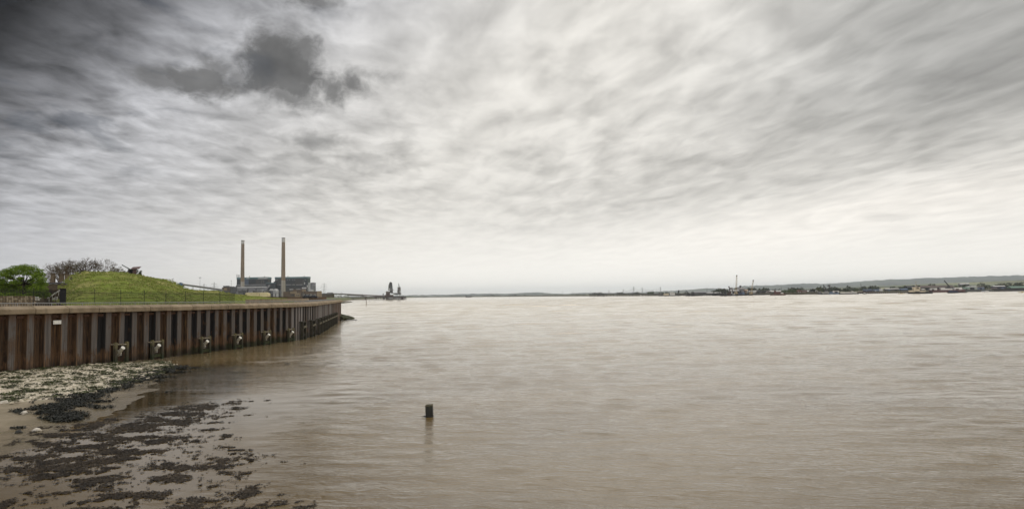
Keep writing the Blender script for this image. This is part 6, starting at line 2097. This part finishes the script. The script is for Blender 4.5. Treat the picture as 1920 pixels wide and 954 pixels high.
shed('pale roofed hall up on the slope behind the trees', 1801, 1818, 532.6, 530.6, 1900, GREYC, RFP, 26)
shed('white roofed shed half hidden behind the laid up ship', 1760.5, 1768, 536.6, 535.6, 1200, PALE_, SUPW, 14)


# ------------------------------------------------------------------ cranes, posts and towers of the far bank
def lattice(q, a, b_, w, n, rad):
    a, b_ = Vector(a), Vector(b_); d = (b_ - a).normalized()
    e1 = d.cross(Vector((0, 1, 0))).normalized() * w; e2 = d.cross(e1).normalized() * w
    pr = None
    for i in range(n + 1):
        f = i / n; s = 1 - .45 * f
        P_ = [a.lerp(b_, f) + (e1 * x + e2 * y) * s for x, y in ((-1, -1), (1, -1), (1, 1), (-1, 1))]
        if pr:
            for j in range(4):
                q.bar(pr[j], P_[j], rad, 3, cap=False); q.bar(pr[j], P_[(j + 1) % 4], rad * .7, 3, cap=False)
        pr = P_


for i, (bx_, by, tx, ty, Y, lab) in enumerate(((1380.2, 549, 1381.4, 516.8, 1020, 'taller yellow crawler crane with an upright lattice boom on the barge'), (1408.4, 549, 1412.4, 525.8, 1015, 'shorter yellow crawler crane with a lattice boom leaning right'))):
    p = at(bx_, 551, Y); p.z = 2.0
    t = thing('crawler_crane', lab, 'crane', p, 0, 'yellow cranes on the work barges')
    o = t.matrix_world.translation
    k = Y / FPX
    q = MB(); lattice(q, at(bx_, by, Y) - o, at(tx, ty, Y) - o, 1.0, 22 if i == 0 else 16, .12); part('boom', q.mesh('boom', YCR), t)
    q = MB(); a = at(tx, ty, Y) - o; q.box(a, (1.6, 1.6, 1.6)); part('boom_head', q.mesh('boom_head', RUSTH), t)
    P1('cab', YCR, t, bx_ - 3.2, bx_ + 2.6, 547.4, 551.0, Y - 2, 4); P1('window', GLASS, t, bx_ - 2.8, bx_ - .8, 547.9, 549.2, Y - 2.2, .3); P1('counterweight', RUSTH, t, bx_ + 1.2, bx_ + 3.4, 548.4, 551, Y - 1.5, 3)
    P1('track', DKST, t, bx_ - 3, bx_ + 3, 550.9, 552.2, Y - 3, 1.2); P1('track', DKST, t, bx_ - 3, bx_ + 3, 550.9, 552.2, Y + 2, 1.2)
    q = MB(); q.bar(at(bx_ + 2.4, 548.4, Y) - o, a, .06, 3); part('stay_cable', q.mesh('stay_cable', DKST), t)
p = at(1548, 547, 1000); p.z = 2.5
t = thing('jib_crane', 'dark crane jib leaning left beside a lattice tower', 'crane', p)
o = t.matrix_world.translation
q = MB(); lattice(q, at(1549.6, 542, 1010) - o, at(1543.4, 534, 1010) - o, .7, 8, .16); part('jib', q.mesh('jib', DKST), t)
P1('cab', DKST, t, 1547.5, 1551.5, 542, 546, 1009, 3); P1('base', GREYC, t, 1546.5, 1552, 545.8, 549, 1008, 5)
p = at(1555.6, 547, 1010); p.z = 2.5
t = thing('loading_tower', 'dark lattice loading tower with a side arm at the far wharf', 'tower', p)
o = t.matrix_world.translation
q = MB(); lattice(q, at(1555.8, 548, 1012) - o, at(1555.6, 534.2, 1012) - o, 1.1, 9, .2); part('frame', q.mesh('frame', DKST), t)
P1('cabin', DGREY, t, 1553.4, 1557, 534, 537, 1011, 2.5); P1('arm', DGREY, t, 1551.5, 1556, 535.2, 536, 1011, 1.2)
p = at(1780, 545, 1030); p.z = 2.5
t = thing('jib_crane', 'dark crane jib leaning left over the red and white ship', 'crane', p)
o = t.matrix_world.translation
q = MB(); lattice(q, at(1779.5, 536.5, 1045) - o, at(1770.2, 525.4, 1045) - o, .65, 10, .17); part('jib', q.mesh('jib', DKST), t)
P1('mast', DKST, t, 1778.2, 1780.6, 536, 546, 1044, 2); P1('cab', DGREY, t, 1777.4, 1781.4, 536.4, 538.6, 1043, 3)
p = at(1366.5, 545, 1085); p.z = 2.5
t = thing('hopper_tower', 'grey hopper house with a slanting dark leg behind the work barge', 'tower', p)
P1('hopper', GREYC, t, 1368.6, 1373.8, 538.9, 543.4, 1085, 7)
o = t.matrix_world.translation
q = MB(); q.bar(at(1368.6, 549, 1084) - o, at(1367.0, 537.2, 1084) - o, .7, 5); part('leg', q.mesh('leg', DKST), t); P1('leg', DGREY, t, 1373, 1374, 543, 551, 1086, 1)
P1('head', RUSTH, t, 1366, 1368, 536.8, 538.6, 1083, 2)
p = at(1388.5, 540, 1135); p.z = 2.5
t = thing('elevator_tower', 'slim dark elevator head above the steep grey hall', 'tower', p)
P1('shaft', GREYC, t, 1387.4, 1389.6, 537.5, 548, 1133, 3); P1('head', DKST, t, 1387, 1390, 535.2, 538, 1132, 4); P1('gantry', GREYC, t, 1380.8, 1388, 538.9, 540.2, 1134, 2)
p = at(1405, 543, 1110); p.z = 2.5
t = thing('control_box', 'dark raised control box left of the shorter crane boom', 'hut', p)
P1('cabin', DKST, t, 1403.2, 1407.8, 541.9, 544.6, 1105, 4)
for x in (1403.6, 1406.8): P1('leg', DKST, t, x, x + .6, 544.5, 551, 1106, 1)
p = at(1414.8, 540, 1600); p.z = 2.5
t = thing('mast_post', 'small dark post on the slope right of the shorter crane', 'post', p)
P1('post', DKST, t, 1414.2, 1414.9, 538.6, 546, 1600, .8); P1('head', DKST, t, 1413.9, 1415.2, 538.6, 540, 1599.6, 1.4)

# distant pylons
far_p = ((1107.4, 545.4, 2600), (1122.6, 546.4, 2700), (1141.6, 543.2, 2500), (1168.5, 541.4, 2300), (1188, 536.2, 2000), (1204, 538.2, 2300), (1238, 536.8, 2100), (1325.3, 538.4, 2500), (1054.6, 546.2, 3500), (1073.8, 545.9, 3300), (1017, 546.0, 3600), (965, 548.4, 4200), (920.4, 549, 4400), (884.6, 549.8, 4600), (1614, 529.4, 2400))
lb = ['distant pylon standing over the end dolphins of the long pier', 'smaller distant pylon over the landing stage of the long pier', 'distant pylon a little right of the landing stage', 'distant pylon midway along the long pier', 'largest distant pylon, over the middle of the long pier', 'distant pylon just right of the largest one', 'distant pylon above the cream and white ship', 'faint pylon above the grey hall on the far bank',
      'faint pylon left of a twin on the low shore before the pier', 'right hand one of two faint pylons before the pier', 'faint pylon above the long dark far ship', 'very faint pylon on the blue far hills, third from the left', 'very faint pylon second from the left on the far shore', 'very faint pylon furthest left beyond the jetty', 'faint pylon on the hillside above the black twin trees']
ends = {}
for i, (px, yt, Y) in enumerate(far_p): ends[i] = pylon(px, yt, Y, .3 + .1 * (i % 3), lb[i], 3)
wires(ends[4], ends[5], 6, 'thin cables between the largest distant pylon and the next', .13)
wires(ends[5], ends[6], 6, 'thin cables between the two pylons right of the largest one', .13)
wires(ends[3], ends[4], 6, 'thin cables left of the largest distant pylon', .13)

# ------------------------------------------------------------------ single trees and bushes of the far bank
tr = [(1219.5, 547.6, 1480, 13, MIDG, 'green square topped bush clump left of the cream and white ship'), (1343, 545.2, 1200, 12, FARG, 'dark bush left of the work barges'), (1352, 545, 1220, 10, FARG, 'second dark bush behind the barge leg posts'),
      (1451, 542.6, 1130, 12, FARG, 'dark scrub above the pale roof behind the red workboat'), (1461.5, 541.2, 1140, 7, FARG, 'small dark tree above the red workboat'), (1470, 544, 1090, 11, MIDG, 'round green tree right of the red workboat'), (1482, 543.6, 1080, 12, MIDG, 'second round green tree beside the red workboat'),
      (1491.5, 543.2, 1080, 10, MIDG, 'green tree next to the white gabled house'), (1523.8, 541.4, 1040, 13, BLACKG, 'almost black rounded tree beside the quay'), (1532, 538.6, 1090, 3, YELG, 'first of three slim poplars'), (1535.2, 537.8, 1090, 3, YELG, 'middle poplar of the three slim ones'), (1539.2, 538, 1090, 3.4, YELG, 'last of the three slim poplars'),
      (1548, 542, 1060, 9, FARG, 'green tree behind the dark crane jib'), (1570, 541, 1100, 16, FARG, 'wide dark tree behind the arched shed barge'), (1586, 541.2, 1100, 14, FARG, 'dark tree behind the long white topped ship'), (1606, 540.4, 1100, 7, MIDG, 'small pointed tree right of the long white topped ship'),
      (1622.4, 535.6, 1050, 5.4, BLACKG, 'taller of the two black trees above the blue container store'), (1631, 537.6, 1050, 8, BLACKG, 'rounder of the two black trees above the blue container store'), (1676, 538, 1150, 9, MIDG, 'green tree behind the low long shed'), (1697.4, 535.4, 1180, 10, MIDG, 'olive tree left of the dark gabled shed'),
      (1748, 532.6, 1250, 17, FARG, 'dark tree above the long brown warehouse'), (1793, 535.2, 1150, 9, MIDG, 'green tree above the bow of the laid up ship'), (1812, 533, 1250, 16, FARG, 'dark tree above the pale green shed'), (1841, 530.2, 1250, 13, FARG, 'tall dark round tree above the blue grey shed'), (1852, 534, 1150, 12, FARG, 'dark tree behind the yacht mast'), (1892, 530, 1200, 15, FARG, 'dark tree left of the green roofed shed'), (1912, 529.6, 1250, 18, FARG, 'dark tree above the green roofed shed')]
for i, (px, yt, Y, w, lm, lab) in enumerate(tr):
    p = at(px, 550, Y); p.z = 2.6; h = at(px, yt, Y).z - p.z
    k = Y / FPX
    crown_tree('bank_tree', lab, 'tree', p, h, w * k, lm, 200 + i, .25, 330, .07 * max(6, w * k), 12, 'trees along the far bank', lowest=.2)

# ------------------------------------------------------------------ the air over the river
hz_m = bpy.data.materials.new('river_haze'); hz_m.use_nodes = True
nt_ = hz_m.node_tree; nt_.nodes.clear()
o_ = nt_.nodes.new('ShaderNodeOutputMaterial'); pv = nt_.nodes.new('ShaderNodeVolumePrincipled')
pv.inputs['Color'].default_value = (.84, .92, 1.0, 1)
pv.inputs['Density'].default_value = 5.2e-5
pv.inputs['Anisotropy'].default_value = 0.78
nt_.links.new(pv.outputs[0], o_.inputs['Volume'])
q = MB(); q.box((0, 10400, 98), (33600, 21200, 204))
HAZE = q.obj('haze', hz_m, kind='stuff', label='thin pale haze over the river')
